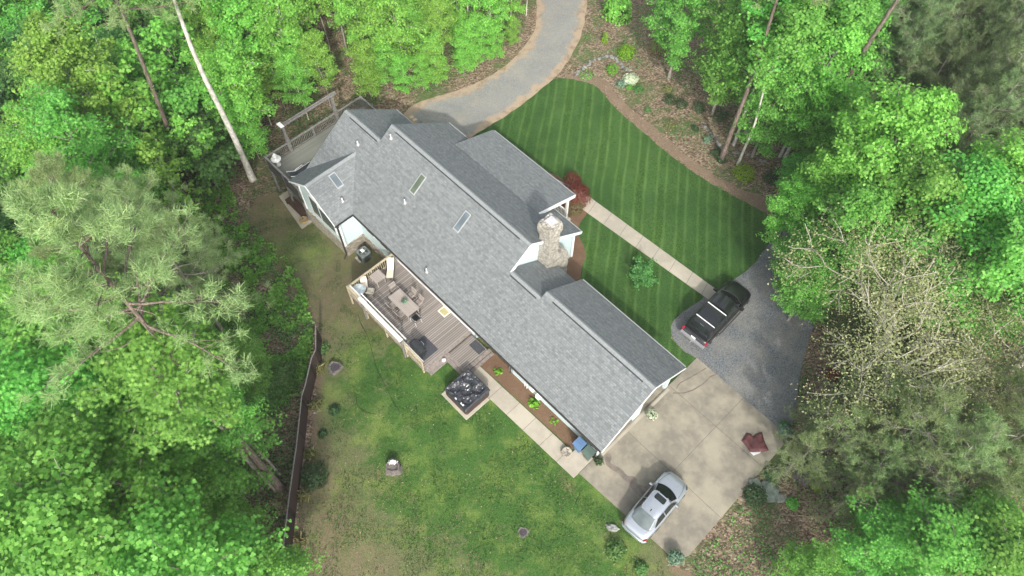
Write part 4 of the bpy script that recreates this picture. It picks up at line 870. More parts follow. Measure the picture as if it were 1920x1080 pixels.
# tarp
t = hthing("tarp", "crumpled maroon tarp lying on the concrete pad", "tarp", 6.25, -1.9, .075)
out = [PB(u, v, .1) for u, v in ((1390, 826), (1399, 812), (1408, 813), (1412, 818), (1418, 813), (1429, 810), (1434, 828), (1442, 845), (1428, 848), (1408, 849), (1400, 838))]
out = [(a - 6.25, b + 1.9) for a, b in out]
pts = dens(out, .08); gxx, gyy = np.meshgrid(np.arange(-1.2, 1.3, .08), np.arange(-1.2, 1.2, .08)); gxx = gxx.ravel(); gyy = gyy.ravel(); m_ = inside(pts, gxx, gyy); m_ &= segdist(pts, gxx, gyy) > .04
vs_, _, fs_, *_r = delaunay_2d_cdt([Vector(p) for p in pts] + [Vector(p) for p in zip(gxx[m_], gyy[m_])], [], [list(range(len(pts)))], 1, 1e-5)
ed = segdist(pts, np.array([v[0] for v in vs_]), np.array([v[1] for v in vs_]))
mb = MB(); mb.add([(v[0], v[1], .01 + min(e_, .15) * .8 + .09 * max(0, mn.ridged_multi_fractal(Vector((v[0] * 1.6, v[1] * 1.6, 2)), 1, 2, 3, 1, 2) - .6) * min(1, e_ * 6)) for v, e_ in zip(vs_, ed)], fs_, True); mb.build("cloth", M['tarp'], t)
mb = MB(); q_ = [PB(u, v, .1) for u, v in ((1407, 848), (1413, 854), (1424, 850), (1428, 846))]; mb.prism([(a - 6.25, b + 1.9, .03) for a, b in q_], .025); mb.build("white_lining", M['white'], t)

def boulder(label, u, v, rx, ry, h, m='rock', seed=1, name="boulder", cat="boulder", group=None, rz=0):
    x, y = PG(u, v); t = thing(name, label, cat, (x, y, float(G(x, y)) - .03), rz, group)
    bm_ = MB(); n, k = 20, 9; vs = []
    for j in range(k + 1):
        ph = math.pi / 2 * j / k
        for i in range(n):
            th = 2 * math.pi * i / n; d = Vector((math.cos(th) * math.cos(ph), math.sin(th) * math.cos(ph), math.sin(ph))); w = 1 + .32 * mn.noise(d * 1.6 + Vector((seed * 3.1, 0, 0))) + .12 * mn.noise(d * 5 + Vector((seed, 3, 0)))
            vs.append((d.x * rx * w, d.y * ry * w, (d.z ** .6) * h * w))
    bm_.add(vs, [(j * n + i, j * n + (i + 1) % n, (j + 1) * n + (i + 1) % n, (j + 1) * n + i) for j in range(k) for i in range(n)], False); bm_.add(vs[-n:], [tuple(range(n))]); bm_.build("rock_body", M[m], t); return t
boulder("large flat grey boulder beside the concrete pad, leftmost of three", 1417, 912, .42, .5, .3, 'rockg', 1)
boulder("largest flat mossy boulder beside the concrete pad, between two others", 1442, 921, .62, .72, .32, 'rockg', 2)
boulder("small smooth grey boulder at the right end of the three by the pad", 1463, 934, .36, .3, .2, 'rock', 3)
boulder("pale oval boulder on the grass behind the silver car", 1148, 990, .42, .24, .22, 'rock', 4, rz=R(-20))
boulder("small dark round rock at the edge of the concrete pad below the tarp", 1437, 869, .16, .16, .15, 'rock', 5)
boulder("small pale stone on the lawn near the brown fence", 593, 770, .2, .3, .12, 'rock', 6)
def stump(label, u, v, r, h, deco=None, hollow=True):
    x, y = PG(u, v); t = thing("tree_stump", label, "stump", (x, y, float(G(x, y)) - .02))
    secs = [[(r * k * (1 + .12 * math.sin(3 * a + u) + .08 * math.sin(7 * a)) * math.cos(a), r * k * (1 + .12 * math.sin(3 * a + u) + .08 * math.sin(7 * a)) * math.sin(a), z) for a in np.linspace(0, 2 * math.pi, 25)[:-1]] for k, z in ((1.35, 0), (1.1, h * .3), (1, h), (.8, h * 1.0), (.75, h * .85))]
    MB().loft(secs, False).build("trunk", M['stump'], t)
    if hollow: mb = MB(); mb.lathe([(r * .74, h * .86), (r * .5, h * .88), (0, h * .86)], 16); mb.build("heart", M['stumpd'], t)
    if deco:
        P, d = dome(70, r * .7, r * .35, r * .4); P += np.array([0, r * .5, h]); o = link(bpy.data.objects.new("blossom", leafcloud("blossom", M['white'], P, d + RNG.normal(size=P.shape) * .4, .13, OVAL))); o.parent = t
stump("round grey hollow stump on the lawn near the brown fence", 629, 691, .42, .3)
stump("weathered stump with white flowers on top in the middle of the back lawn", 738, 878, .42, .55, True, False)
stump("low cut stump almost flush with the lower lawn", 981, 998, .3, .08)
x, y = PG(1507, 893)

# dark brown fence
fpts = [(587, 603), (592, 612), (592, 655), (584, 672), (573, 720), (566, 742), (556, 835), (541, 940), (531, 1030), (527, 1110)]
fw = []
for u, v in fpts:
    z = 0
    for _ in range(6): x, y = W(u, v, z + 1.75); z = float(G(x, y))
    fw.append((x, y, z))
t = thing("fence", "long dark brown board fence along the edge of the back lawn", "fence", (fw[3][0], fw[3][1], 0))
o0 = t.location; mb = MB(); cp = MB()
for p, q in zip(fw, fw[1:]):
    p = Vector(p) - Vector((o0.x, o0.y, 0)); q = Vector(q) - Vector((o0.x, o0.y, 0)); d = (q - p).normalized(); s_ = Vector((d.y, -d.x, 0)) * .02
    v = [p - s_ - Vector((0, 0, .1)), q - s_ - Vector((0, 0, .1)), q + s_ - Vector((0, 0, .1)), p + s_ - Vector((0, 0, .1))]; v += [w_ + Vector((0, 0, 1.85)) for w_ in v]
    mb.add(v, [(3, 2, 1, 0), (4, 5, 6, 7), (0, 1, 5, 4), (1, 2, 6, 5), (2, 3, 7, 6), (3, 0, 4, 7)]); cp.bar(p + Vector((0, 0, 1.77)), q + Vector((0, 0, 1.77)), .07, .035)
mb.build("board_panel", M['fence'], t); cp.build("cap_rail", M['grywood'], t)
for p in fw[1:]:
    pb = MB(); pb.box(-.06, .06, -.06, .06, -.2, 1.86); pb.build("post", M['fence'], t, (p[0] - o0.x - .09, p[1] - o0.y, p[2]))
# hoses on the grass, planks, bench under the raised deck
def hose(label, pts, r, m, cat="hose"):
    P = [PG(*p) for p in pts]; P = [(x, y, float(G(x, y)) + .05) for x, y in P]
    for _ in range(2):
        o = [P[0]]
        for a_, b_ in zip(P, P[1:]): o += [tuple(.75 * i + .25 * j for i, j in zip(a_, b_)), tuple(.25 * i + .75 * j for i, j in zip(a_, b_))]
        P = o + [P[-1]]
    x0 = P[0]; t = thing("garden_hose", label, cat, x0); MB().tube([(p[0] - x0[0], p[1] - x0[1], p[2] - x0[2]) for p in P], r, 6).build("tube", M[m], t)
hose("thin black hose snaking down the lawn from the deck posts", [(672, 590), (676, 608), (690, 630), (698, 660), (705, 690), (722, 722), (738, 755), (748, 770)], .013, 'hosek')
hose("thin dark hose lying in a curve on the middle of the lawn", [(669, 745), (668, 757), (675, 767), (690, 775), (705, 777)], .013, 'hosek')
for i, (u0, v0, u1, v1, lab) in enumerate(((768, 222, 805, 206, "pale plank nearest the driveway in the small lumber pile"), (774, 227, 812, 210, "middle plank of the small lumber pile by the driveway"), (783, 232, 806, 222, "short grey plank of the lumber pile nearest the roof"))):
    x0, y0 = PG(u0, v0); x1, y1 = PG(u1, v1); t = thing("plank", lab, "plank", ((x0 + x1) / 2, (y0 + y1) / 2, float(G(x0, y0)) + .06), math.atan2(y1 - y0, x1 - x0), "planks by the driveway"); l = math.hypot(x1 - x0, y1 - y0) / 2
    MB().box(-l, l, -.13, .13, 0, .07).build("board", M['plank' if i < 2 else 'grywood'], t)
t = hthing("bench", "dark brown wooden bench on the patio under the raised deck", "bench", -30.3, -11.5, -2.33)
mb = MB(); mb.box(-1.1, 1.1, -.25, .25, .42, .47); mb.build("seat", M['brown'], t); mb = MB(); mb.box(-1.1, 1.1, .25, .3, .47, .9); mb.build("backrest", M['brown'], t)
for x in (-1, 1): mb = MB(); mb.box(x - .05, x + .05, -.22, .22, 0, .42); mb.build("leg", M['brown'], t)
t = hthing("garden_hose", "coiled tan hose beside the bench at the stone wall", "hose", -29.0, -11.75, -2.3)
mb = MB()
for k, zz in ((.3, .1), (.3, .16), (.27, .22)): mb.tube([(k * math.cos(a_), k * math.sin(a_), zz) for a_ in np.linspace(0, 2 * math.pi, 25)], .035, 6, False)
mb.build("coil", M['hosem'], t)

# ------------------------------------------------------------------ cars
def car_frame(name, label, cat, x, y, heading, z): return thing(name, label, cat, (x, y, z), heading)
def body_loft(stn, m, parent, name="body"):
    # stations: x, half width, z sill, z shoulder, z centre
    secs = []
    for x, w, zs, zh, zc in stn:
        half = [(w * .90, zs), (w, zs + (zh - zs) * .35), (w, zs + (zh - zs) * .62), (w * .965, zh - .05), (w * .86, zh + (zc - zh) * .35), (w * .6, zc - .015), (w * .25, zc)]
        secs.append([(x, y, z) for y, z in half] + [(x, -y, z) for y, z in half[::-1]])
    mb = MB().loft(secs, True); return mb.build(name, M[m], parent)
def wheel(parent, x, y, r, w=.22, m='silver'):
    mb = MB(); mb.tube([(x, y - w / 2, r), (x, y + w / 2, r)], r, 24, True, False); o = mb.build("wheel", M['rubber'], parent)
    s_ = 1 if y > 0 else -1; mb = MB()
    mb.tube([(x, y + s_ * (w / 2 - .02), r), (x, y + s_ * (w / 2 + .012), r)], r * .62, 20, True, False); mb.build("rim", M['steel'], o)
# silver sedan
sx, sy = (6.95 + 10.02) / 2 + .02, (10.0 + 13.28) / 2
car = car_frame("parked_car", "silver four-door saloon with a dark sunroof parked on the concrete pad", "car", sx, sy, R(47), .07)
body_loft([(-2.26, .55, .34, .72, .80), (-2.22, .72, .28, .86, .93), (-2.05, .84, .24, .93, 1.0), (-1.5, .90, .22, .95, 1.02), (-.8, .91, .2, .95, 1.0), (.4, .91, .2, .94, .98), (.95, .90, .21, .92, 1.0), (1.4, .89, .22, .86, .93), (1.8, .86, .24, .78, .85), (2.05, .78, .27, .70, .77), (2.2, .62, .3, .58, .65), (2.27, .42, .34, .48, .54)], 'silver', car)
def cab(parent, m, low, top, zl, zt, nx=6):
    # low/top: outline half curves [(x, halfwidth)...] rear to front
    secs = []
    for k in (0, 1):
        pts, z = ((low, zl), (top, zt))[k]; secs.append([(x, w, z) for x, w in pts] + [(x, -w, z) for x, w in pts[::-1]])
    mb = MB().loft(secs, False); mb.build("cabin", M[m], parent)
low = [(-1.72, .45), (-1.62, .66), (-1.2, .78), (.55, .80), (1.02, .68), (1.16, .40)]; top = [(-.98, .36), (-.94, .50), (-.8, .58), (.28, .59), (.40, .52), (.46, .3)]
cab(car, 'silver', low, top, .93, 1.42)
mb = MB(); mb.loft([[(x, y, z) for y, z in ((-.56 * k, 1.40), (-.5 * k, 1.435), (-.2 * k, 1.455), (.2 * k, 1.455), (.5 * k, 1.435), (.56 * k, 1.40))] for x, k in ((-.98, .75), (-.85, 1), (-.3, 1.03), (.25, 1.03), (.44, .85))], True, True); mb.build("roof_panel", M['silver'], car)
def arcpanel(rows, m, name, parent):
    n = len(rows[0]); mb = MB(); mb.add([p for r in rows for p in r], [(j * n + i, j * n + i + 1, (j + 1) * n + i + 1, (j + 1) * n + i) for j in range(len(rows) - 1) for i in range(n - 1)], True); return mb.build(name, M[m], parent)
def cross(x0, w0, z0, x1, w1, z1, bow0, bow1, nr=5, nc=10, out=.012):
    rows = []
    for j in range(nr + 1):
        t_ = j / nr; rows.append([(x0 + (x1 - x0) * t_ + (bow0 + (bow1 - bow0) * t_) * (1 - (2 * i / nc - 1) ** 2), (w0 + (w1 - w0) * t_) * (2 * i / nc - 1), z0 + (z1 - z0) * t_ + out + .01 * (1 - (2 * i / nc - 1) ** 2)) for i in range(nc + 1)])
    return rows
arcpanel(cross(.98, .69, .965, .38, .53, 1.41, .20, .07, out=.02), 'dglass', "windshield", car)
arcpanel([r[::-1] for r in cross(-1.66, .62, .975, -.97, .49, 1.405, -.12, -.04, out=.022)], 'rglass', "rear_window", car)
for s_ in (1, -1):
    for (xa, xb, xc, xd) in ((-1.25, -.30, -.34, -.86), (-.22, .82, .30, -.26)):
        c = [(xa, s_ * .795, .965), (xb, s_ * .80, .965), (xc, s_ * .61, 1.40), (xd, s_ * .60, 1.40)]
        mb = MB(); mb.add([(p[0], p[1] + s_ * .012, p[2] + .008) for p in c], [(0, 1, 2, 3) if s_ < 0 else (3, 2, 1, 0)]); mb.build("side_window", M['dglass'], car)
    mb = MB(); mb.loft([[(.62 + dx, s_ * y, z) for dx, z in ((-.07, .98), (.07, .98), (.09, 1.07), (-.05, 1.1))] for y in (.86, 1.0, 1.04)], True); mb.build("door_mirror", M['silver'], car)
    wheel(car, 1.38, s_ * .80, .32); wheel(car, -1.32, s_ * .80, .32)
    mb = MB(); mb.add([(1.86, s_ * .76, .80), (2.1, s_ * .62, .715), (2.16, s_ * .68, .60), (1.95, s_ * .84, .66)], [(0, 1, 2, 3)]); mb.prism([(1.86, s_ * .80, .80), (2.12, s_ * .60, .725), (2.18, s_ * .62, .66), (1.98, s_ * .83, .70)][::-s_], .05); mb.build("headlight", M['rglass'], car)
    mb = MB(); mb.prism([(-2.2, s_ * .74, .93), (-2.05, s_ * .84, .96), (-2.12, s_ * .84, .80), (-2.27, s_ * .7, .78)][::s_], .06); mb.build("taillight", M['red'], car)
mb = MB(); mb.prism([(-.02, -.30, 1.472), (-.02, .30, 1.472), (.05, .36, 1.468), (.32, .34, 1.462), (.36, .28, 1.460), (.36, -.28, 1.460), (.32, -.34, 1.462), (.05, -.36, 1.468)][::-1], .012); mb.build("sunroof", M['dglass'], car)
mb = MB(); mb.prism([(-.82, -.02, 1.462), (-.66, -.03, 1.48), (-.66, .03, 1.48), (-.82, .02, 1.462)], .03); mb.build("antenna", M['black'], car)
mb = MB(); mb.tube([(-2.17, -.7, .84), (-2.30, -.35, .80), (-2.31, .35, .80), (-2.17, .7, .84)], .012, 5); mb.build("boot_trim", M['gutter'], car)
mb = MB()
for s_ in (-1, 1): mb.tube([(2.1, s_ * .5, .795), (1.6, s_ * .66, .915), (1.05, s_ * .74, .985)], .008, 4)
mb.build("hood_line", M['gutter'], car)
mb = MB()
for s_ in (-1, 1):
    for x in (.86, -.27, -1.28): mb.tube([(x, s_ * .925, .3), (x, s_ * .93, .62), (x, s_ * .895, .9)], .008, 4)
    mb.tube([(-1.3, s_ * .92, .78), (-.9, s_ * .945, .79)], .016, 5); mb.tube([(-.2, s_ * .945, .79), (.1, s_ * .945, .79)], .016, 5)
mb.tube([(-1.78, -.62, .985), (-1.86, 0, .99), (-1.78, .62, .985)], .008, 4)
mb.build("door_seam", M['gutter'], car)
mb = MB(); mb.loft([[(x, y, z) for y, z in ((-w, .36), (-w, .62), (w, .62), (w, .36))] for x, w in ((-2.33, .5), (-2.28, .74), (-2.1, .9))], True); mb.build("rear_bumper", M['silver'], car)

# black pickup with canopy and white cross bars
tx, ty = 14.0, 24.62
tr = car_frame("parked_pickup", "black pickup truck with a black canopy and two white roof bars on the gravel", "pickup truck", tx, ty, R(45.5), .05)
body_loft([(-2.78, .86, .52, .95, 1.0), (-2.70, .95, .45, 1.02, 1.05), (-2.0, .98, .42, 1.05, 1.08), (-.9, .99, .40, 1.05, 1.08), (.5, .99, .40, 1.06, 1.1), (1.25, .98, .42, 1.06, 1.14), (1.9, .97, .44, 1.0, 1.12), (2.35, .93, .46, .92, 1.06), (2.6, .84, .48, .84, .96), (2.75, .66, .5, .74, .84), (2.8, .4, .52, .66, .74)], 'blackp', tr)
low = [(-.42, .84), (-.40, .86), (.95, .87), (1.32, .80), (1.48, .5)]; top = [(-.36, .62), (-.34, .68), (.45, .70), (.66, .62), (.74, .4)]
cab(tr, 'blackp', low, top, 1.05, 1.72)
mb = MB(); mb.loft([[(x, y, z) for y, z in ((-.66 * k, 1.70), (-.6 * k, 1.745), (0, 1.77), (.6 * k, 1.745), (.66 * k, 1.70))] for x, k in ((-.36, 1), (.45, 1.03), (.7, .85))], True); mb.build("roof_panel", M['blackp'], tr)
arcpanel(cross(1.28, .80, 1.10, .62, .62, 1.70, .20, .10, out=.02), 'dglass', "windshield", tr)
mb = MB(); mb.tube([(1.30, -.80, 1.12), (1.5, -.35, 1.12), (1.52, 0, 1.12), (1.5, .35, 1.12), (1.30, .80, 1.12)], .022, 6); mb.build("wiper_cowl", M['steel'] if False else M['gutter'], tr)
# canopy
secs = []
for x, w0, w1, z1 in ((-.46, .90, .72, 1.80), (-1.2, .90, .73, 1.82), (-2.0, .90, .72, 1.81), (-2.28, .90, .70, 1.74)):
    secs.append([(x, w0, 1.05), (x, w0 - .02, 1.3), (x, w1 + .04, z1 - .08), (x, w1 - .06, z1), (x, -w1 + .06, z1), (x, -w1 - .04, z1 - .08), (x, -w0 + .02, 1.3), (x, -w0, 1.05)])
secs.append([(-2.66, .88, 1.05), (-2.60, .87, 1.15), (-2.52, .80, 1.3), (-2.46, .72, 1.34), (-2.46, -.72, 1.34), (-2.52, -.80, 1.3), (-2.60, -.87, 1.15), (-2.66, -.88, 1.05)])
MB().loft(secs[::-1], False).build("canopy", M['blackp'], tr)
mb = MB(); mb.patch([(-2.27, .62, 1.76), (-2.27, -.62, 1.76), (-2.47, -.68, 1.36), (-2.47, .68, 1.36)][::-1], off=.012); mb.build("rear_window", M['dglass'], tr)
for s_ in (1, -1):
    mb = MB(); c = [(-2.0, s_ * .885, 1.32), (-.6, s_ * .885, 1.32), (-.6, s_ * .775, 1.68), (-2.0, s_ * .775, 1.68)]; mb.add([(p[0], p[1] + s_ * .014, p[2]) for p in c], [(0, 1, 2, 3) if s_ < 0 else (3, 2, 1, 0)]); mb.build("canopy_window", M['dglass'], tr)
    c = [(-.30, s_ * .86, 1.10), (1.0, s_ * .86, 1.10), (.5, s_ * .71, 1.66), (-.3, s_ * .70, 1.66)]; mb = MB(); mb.add([(p[0], p[1] + s_ * .016, p[2]) for p in c], [(0, 1, 2, 3) if s_ < 0 else (3, 2, 1, 0)]); mb.build("side_window", M['dglass'], tr)
    mb = MB(); mb.loft([[(.95 + dx, s_ * y, z) for dx, z in ((-.09, 1.12), (.09, 1.12), (.09, 1.3), (-.09, 1.3))] for y in (.92, 1.1, 1.22)], False); mb.build("door_mirror", M['black'], tr)
    wheel(tr, 1.75, s_ * .88, .40, .26); wheel(tr, -1.75, s_ * .88, .40, .26)
    for x in (1.75, -1.75): mb = MB(); mb.tube([(x + .52 * math.cos(a_), s_ * .985, .42 + .50 * math.sin(a_)) for a_ in np.linspace(.1, math.pi - .1, 12)], .035, 6); mb.build("wheel_arch", M['gutter'], tr)
    mb = MB(); mb.box(-2.80, -2.62, s_ * .93 - .07, s_ * .93 + .07, .72, 1.02); bevel(mb.build("taillight", M['red'], tr), .02)
    mb = MB(); mb.tube([(-1.2, s_ * 1.05, .42), (1.2, s_ * 1.05, .42)], .045, 8); mb.build("side_step", M['gutter'], tr)
mb = MB(); mb.loft([[(x, y, z) for x, z in ((-2.98, .52), (-2.98, .68), (-2.8, .70), (-2.8, .5))] for y in (-.95, -.5, .5, .95)], False); mb.build("rear_bumper", M['steel'], tr)
mb = MB(); mb.box(-2.86, -2.835, -.17, .17, .74, .90); mb.prism([(-2.9, -.17, .90), (-2.84, -.17, .93), (-2.84, .17, .93), (-2.9, .17, .90)][::-1], .01); mb.build("license_plate", M['white'], tr)
mb = MB(); mb.tube([(-2.95, 0, .5), (-3.16, 0, .5)], .04, 6); mb.lathe([(.0, 0), (.045, .03), (.0, .08)], 8, (-3.16, 0, .52)); mb.build("tow_hitch", M['steel'], tr)
for x, z in ((-.62, 1.86), (-1.9, 1.87)):
    mb = MB(); mb.box(x - .03, x + .03, -.74, .74, z, z + .035); o = mb.build("roof_bar", M['white'], tr)
    for y in (-.72, .72): mb = MB(); mb.box(x - .05, x + .05, y - .05, y + .05, z - .14, z); mb.build("bar_foot", M['black'], o)
mb = MB(); mb.tube([(2.35, -.72, .98), (1.5, -.8, 1.12)], .01, 4); mb.tube([(2.35, .72, .98), (1.5, .8, 1.12)], .01, 4)
for s_ in (-1, 1):
    for x in (1.05, .3, -.42): mb.tube([(x, s_ * 1.0, .5), (x, s_ * .97, 1.02)], .012, 4)
mb.tube([(-2.66, -.8, 1.07), (-2.7, 0, 1.08), (-2.66, .8, 1.07)], .012, 4); mb.build("panel_seam", M['gutter'], tr)
mb = MB(); mb.box(-2.26, -2.22, -.15, .15, 1.765, 1.785); mb.build("brake_light", M['rglass'], tr)

# ------------------------------------------------------------------ trees: a few grown models, then copies
class TreeKit: pass
KIT = {}
def rv(s=1.0): return RNG.normal(size=3) * s
def tube_np(mb, pts, rads, n=6): mb.tube([tuple(p) for p in pts], list(rads), n, False, True)
def grow(key, h, Rr, z0, nl, bark, leaf, tm, ls, npl, rc=.75, tr=.16, flat=.45, elev=(15, 50), prof=None, sub=2, lean=0.0, wob=.25, per=None, seed=1, up=1.0, tw=True):
    global RNG
    RNG = np.random.default_rng(seed)
    prof = prof or (lambda t: (1 - t) ** .55 * (.55 + .9 * t) + .12)
    tp = []; p = np.array([0, 0, -.3])
    K = 9
    for i in range(K + 1):
        tp.append(np.array([lean * (i / K) ** 1.5 * h + wob * math.sin(i * 1.1 + seed) * (i / K), wob * math.cos(i * .9 + seed * 2) * (i / K), -.3 + (h * .97 + .3) * i / K]))
    trunk = MB(); tube_np(trunk, tp, [tr * (1.25 if i == 0 else 1 - .88 * i / K) for i in range(K + 1)], 8)
    def tpos(z): t_ = min(max((z + .3) / (h * .97 + .3) * K, 0), K - 1e-6); i = int(t_); return tp[i] + (tp[i + 1] - tp[i]) * (t_ - i)
    cl = []
    for i in range(nl):
        t_ = (i + .5) / nl; z = z0 + (h * .96 - z0) * t_ + RNG.normal() * .2; az = i * 2.4 + RNG.normal() * .35; L_ = Rr * prof(t_) * RNG.uniform(.7, 1.15)
        e = R(elev[0] + (elev[1] - elev[0]) * t_ + RNG.normal() * 7); b0 = tpos(z); d = np.array([math.cos(az) * math.cos(e), math.sin(az) * math.cos(e), math.sin(e)]); pts = [b0]
        S_ = 5
        for k in range(1, S_ + 1): d = d + rv(.09) + np.array([0, 0, .03]); d /= np.linalg.norm(d); pts.append(pts[-1] + d * L_ / S_)
        r0 = tr * .34 * (1 - .6 * t_) * min(1, L_ / 2 + .3); tube_np(trunk, pts, [r0 * (1 - .8 * k / S_) + .006 for k in range(S_ + 1)], 5)
        for k in range(2, S_ + 1):
            cl.append(pts[k] + rv(.1)); 
            for s_ in range(sub):
                if L_ < 1.0 and s_: break
                q = d + rv(.75); q[2] = q[2] * .4 + .1; q /= np.linalg.norm(q); l2 = L_ * RNG.uniform(.18, .42); e2 = pts[k] + q * l2; cl.append(e2)
                if tw and l2 > .4: tube_np(trunk, [pts[k], pts[k] + q * l2 * .5 + rv(.03), e2], [.02, .013, .006], 4)
    cl.append(tp[-1]); cl = np.array(cl)
    n = len(cl) * npl; base = np.repeat(cl, npl, 0); off = RNG.normal(size=(n, 3)); off /= np.linalg.norm(off, axis=1, keepdims=True); off *= (RNG.random(n) ** .45)[:, None] * rc
    sc = np.repeat(RNG.uniform(.6, 1.25, len(cl)), npl)[:, None]; off = off * sc; off[:, 2] *= flat
    P = base + off; ax = P - np.array([tpos(z_) for z_ in P[:, 2]]); ax[:, 2] = 0; ax /= np.linalg.norm(ax, axis=1, keepdims=True) + .2
    Nn = np.array([0, 0, up]) + ax * .35 + off / rc * .35 + RNG.normal(size=P.shape) * .42
    k_ = TreeKit(); k_.trunk = trunk.mesh("trunk", M[bark]); k_.crown = leafcloud("crown", M[leaf], P, Nn, ls * RNG.uniform(.65, 1.3, n), tm); k_.h = h; k_.r = Rr; KIT[key] = k_; return k_
def grow_pine(key, h, Rr, z0, nl, bark, leaf, nn=26, nl_=.26, tr=.2, seed=1, droop=0.0, tuft=.30, sub=5, prof=None, ntw=1.0, dead=True, wid=NEED):
    global RNG
    RNG = np.random.default_rng(seed); prof = prof or (lambda t: (1 - t) ** .7 * .85 + .2)
    K = 9; tp = [np.array([.2 * math.sin(i * .8 + seed) * i / K, .2 * math.cos(i + seed) * i / K, -.3 + (h + .3) * i / K]) for i in range(K + 1)]
    trunk = MB(); tube_np(trunk, tp, [tr * (1.2 if i == 0 else 1 - .85 * i / K) for i in range(K + 1)], 8); tf = []; td = []
    def tpos(z): t_ = min(max((z + .3) / (h + .3) * K, 0), K - 1e-6); i = int(t_); return tp[i] + (tp[i + 1] - tp[i]) * (t_ - i)
    for i in range(nl):
        t_ = (i + .5) / nl; z = z0 + (h - z0) * t_; az = i * 2.4 + RNG.normal() * .3; L_ = Rr * prof(t_) * RNG.uniform(.7, 1.2); e = R(5 + 45 * t_ ** 2) - droop; d = np.array([math.cos(az) * math.cos(e), math.sin(az) * math.cos(e), math.sin(e)]); pts = [tpos(z)]
        S_ = 6
        for k in range(1, S_ + 1): d = d + rv(.12) + np.array([0, 0, .05]); d /= np.linalg.norm(d); pts.append(pts[-1] + d * L_ / S_)
        tube_np(trunk, pts, [tr * .26 * (1 - t_ * .6) * (1 - .85 * k / S_) + .008 for k in range(S_ + 1)], 5)
        for k in range(2, S_ + 1):
            for s_ in range(sub):
                q = d + rv(.8); q[2] = q[2] * .5 + .12 - droop; q /= np.linalg.norm(q); l2 = L_ * RNG.uniform(.12, .34); e2 = pts[k] + q * l2
                tube_np(trunk, [pts[k], e2], [.014, .006], 3); tf.append(e2); td.append(q)
        tf.append(pts[-1]); td.append(d)
        if dead and t_ < .35:
            az += 1.7; d = np.array([math.cos(az), math.sin(az), .1]); L_ *= .6; b = tpos(z - 1); tube_np(trunk, [b, b + d * L_ * .5 + rv(.1), b + d * L_ + rv(.2)], [.035, .022, .006], 4)
    tf = np.array(tf); td = np.array(td); n = len(tf) * nn; B = np.repeat(tf, nn, 0); D_ = np.repeat(td, nn, 0); X_ = RNG.normal(size=(n, 3)); X_ /= np.linalg.norm(X_, axis=1, keepdims=True); dirs = X_ + D_ * .45 + np.array([0, 0, .3]); dirs /= np.linalg.norm(dirs, axis=1, keepdims=True)
    P = B + RNG.normal(size=(n, 3)) * tuft * .16
    # blades point along dirs
    rn = RNG.normal(size=(n, 3)); sd_ = np.cross(dirs, rn); sd_ /= np.linalg.norm(sd_, axis=1, keepdims=True) + 1e-9; T = np.array(wid); kk = len(T); s_ = (nl_ * RNG.uniform(.7, 1.2, n))[:, None, None]; nz = np.cross(sd_, dirs)
    V = P[:, None] + (T[None, :, 0:1] * sd_[:, None] + T[None, :, 1:2] * dirs[:, None] + T[None, :, 2:3] * nz[:, None]) * s_
    me = bpy.data.meshes.new("crown"); me.vertices.add(n * kk); me.vertices.foreach_set("co", V.astype(np.float32).ravel()); me.loops.add(n * kk); me.loops.foreach_set("vertex_index", np.arange(n * kk, dtype=np.int32)); me.polygons.add(n); me.polygons.foreach_set("loop_start", np.arange(0, n * kk, kk, dtype=np.int32)); me.update(calc_edges=True); me.materials.append(M[leaf])
    k_ = TreeKit(); k_.trunk = trunk.mesh("trunk", M[bark]); k_.crown = me; k_.h = h; k_.r = Rr; KIT[key] = k_; return k_
def grow_oak(key, h, spread, bark, leaf, seed=1, depth=5, z0=2.0, tr=.24, npl=9, ls=.11):
    global RNG
    RNG = np.random.default_rng(seed); trunk = MB(); tips = []
    def rec(p, d, L_, r, k):
        pts = [p]; S_ = 4
        for i in range(S_): d = d + rv(.13) + np.array([0, 0, .05]); d = d / np.linalg.norm(d); pts.append(pts[-1] + d * L_ / S_)
        tube_np(trunk, pts, [r * (1 - .36 * i / S_) for i in range(S_ + 1)], 6 if k > 4 else 3)
        if k <= 1: tips.append(pts[-1]); tips.append(pts[2])
        if k == 0: return
        for i in range(3 if k > 1 else 4):
            a_ = 2 * math.pi * i / 3 + RNG.random() * 1.5; x = np.cross(d, [0.3, .2, 1]); x /= np.linalg.norm(x); y = np.cross(d, x); sp = RNG.uniform(.45, .85) * spread; q = d + (x * math.cos(a_) + y * math.sin(a_)) * sp; q /= np.linalg.norm(q)
            rec(pts[-1 if i else 3], q, L_ * RNG.uniform(.70, .9), r * .62, k - 1)
    rec(np.array([0, 0, -.3]), np.array([0.05, .08, 1.0]), h * .19, tr, depth)
    tips_ = np.array(tips); n = len(tips_) * npl; P = np.repeat(tips_, npl, 0) + RNG.normal(size=(n, 3)) * .34; Nn = RNG.normal(size=(n, 3)) * .8 + np.array([0, 0, .8])
    k_ = TreeKit(); k_.trunk = trunk.mesh("trunk", M[bark]); k_.crown = leafcloud("crown", M[leaf], P, Nn, ls * RNG.uniform(.6, 1.3, n), OVAL); k_.h = h; k_.r = h * .5; KIT[key] = k_
USED = set()
def tree(key, label, x, y, s=1.0, rz=None, cat="tree", group=None, name="tree", tilt=None, sz=None):
    k = KIT[key]; z = float(G(x, y)); t = thing(name, label, cat, (x, y, z), 0, group); t.rotation_euler = ((tilt[0], tilt[1]) if tilt else (0, 0)) + ((random.uniform(0, 6.28) if rz is None else rz),)
    t.scale = (s, s, sz or s)
    for nm, me in (("trunk", k.trunk), ("crown", k.crown)): o = link(bpy.data.objects.new(nm, me)); o.parent = t
    return t
grow("slim1", 13.5, 2.7, 4.8, 30, 'greybark', 'lfbright', LOBE, .155, 28, .60, .085, seed=11, wob=.3)
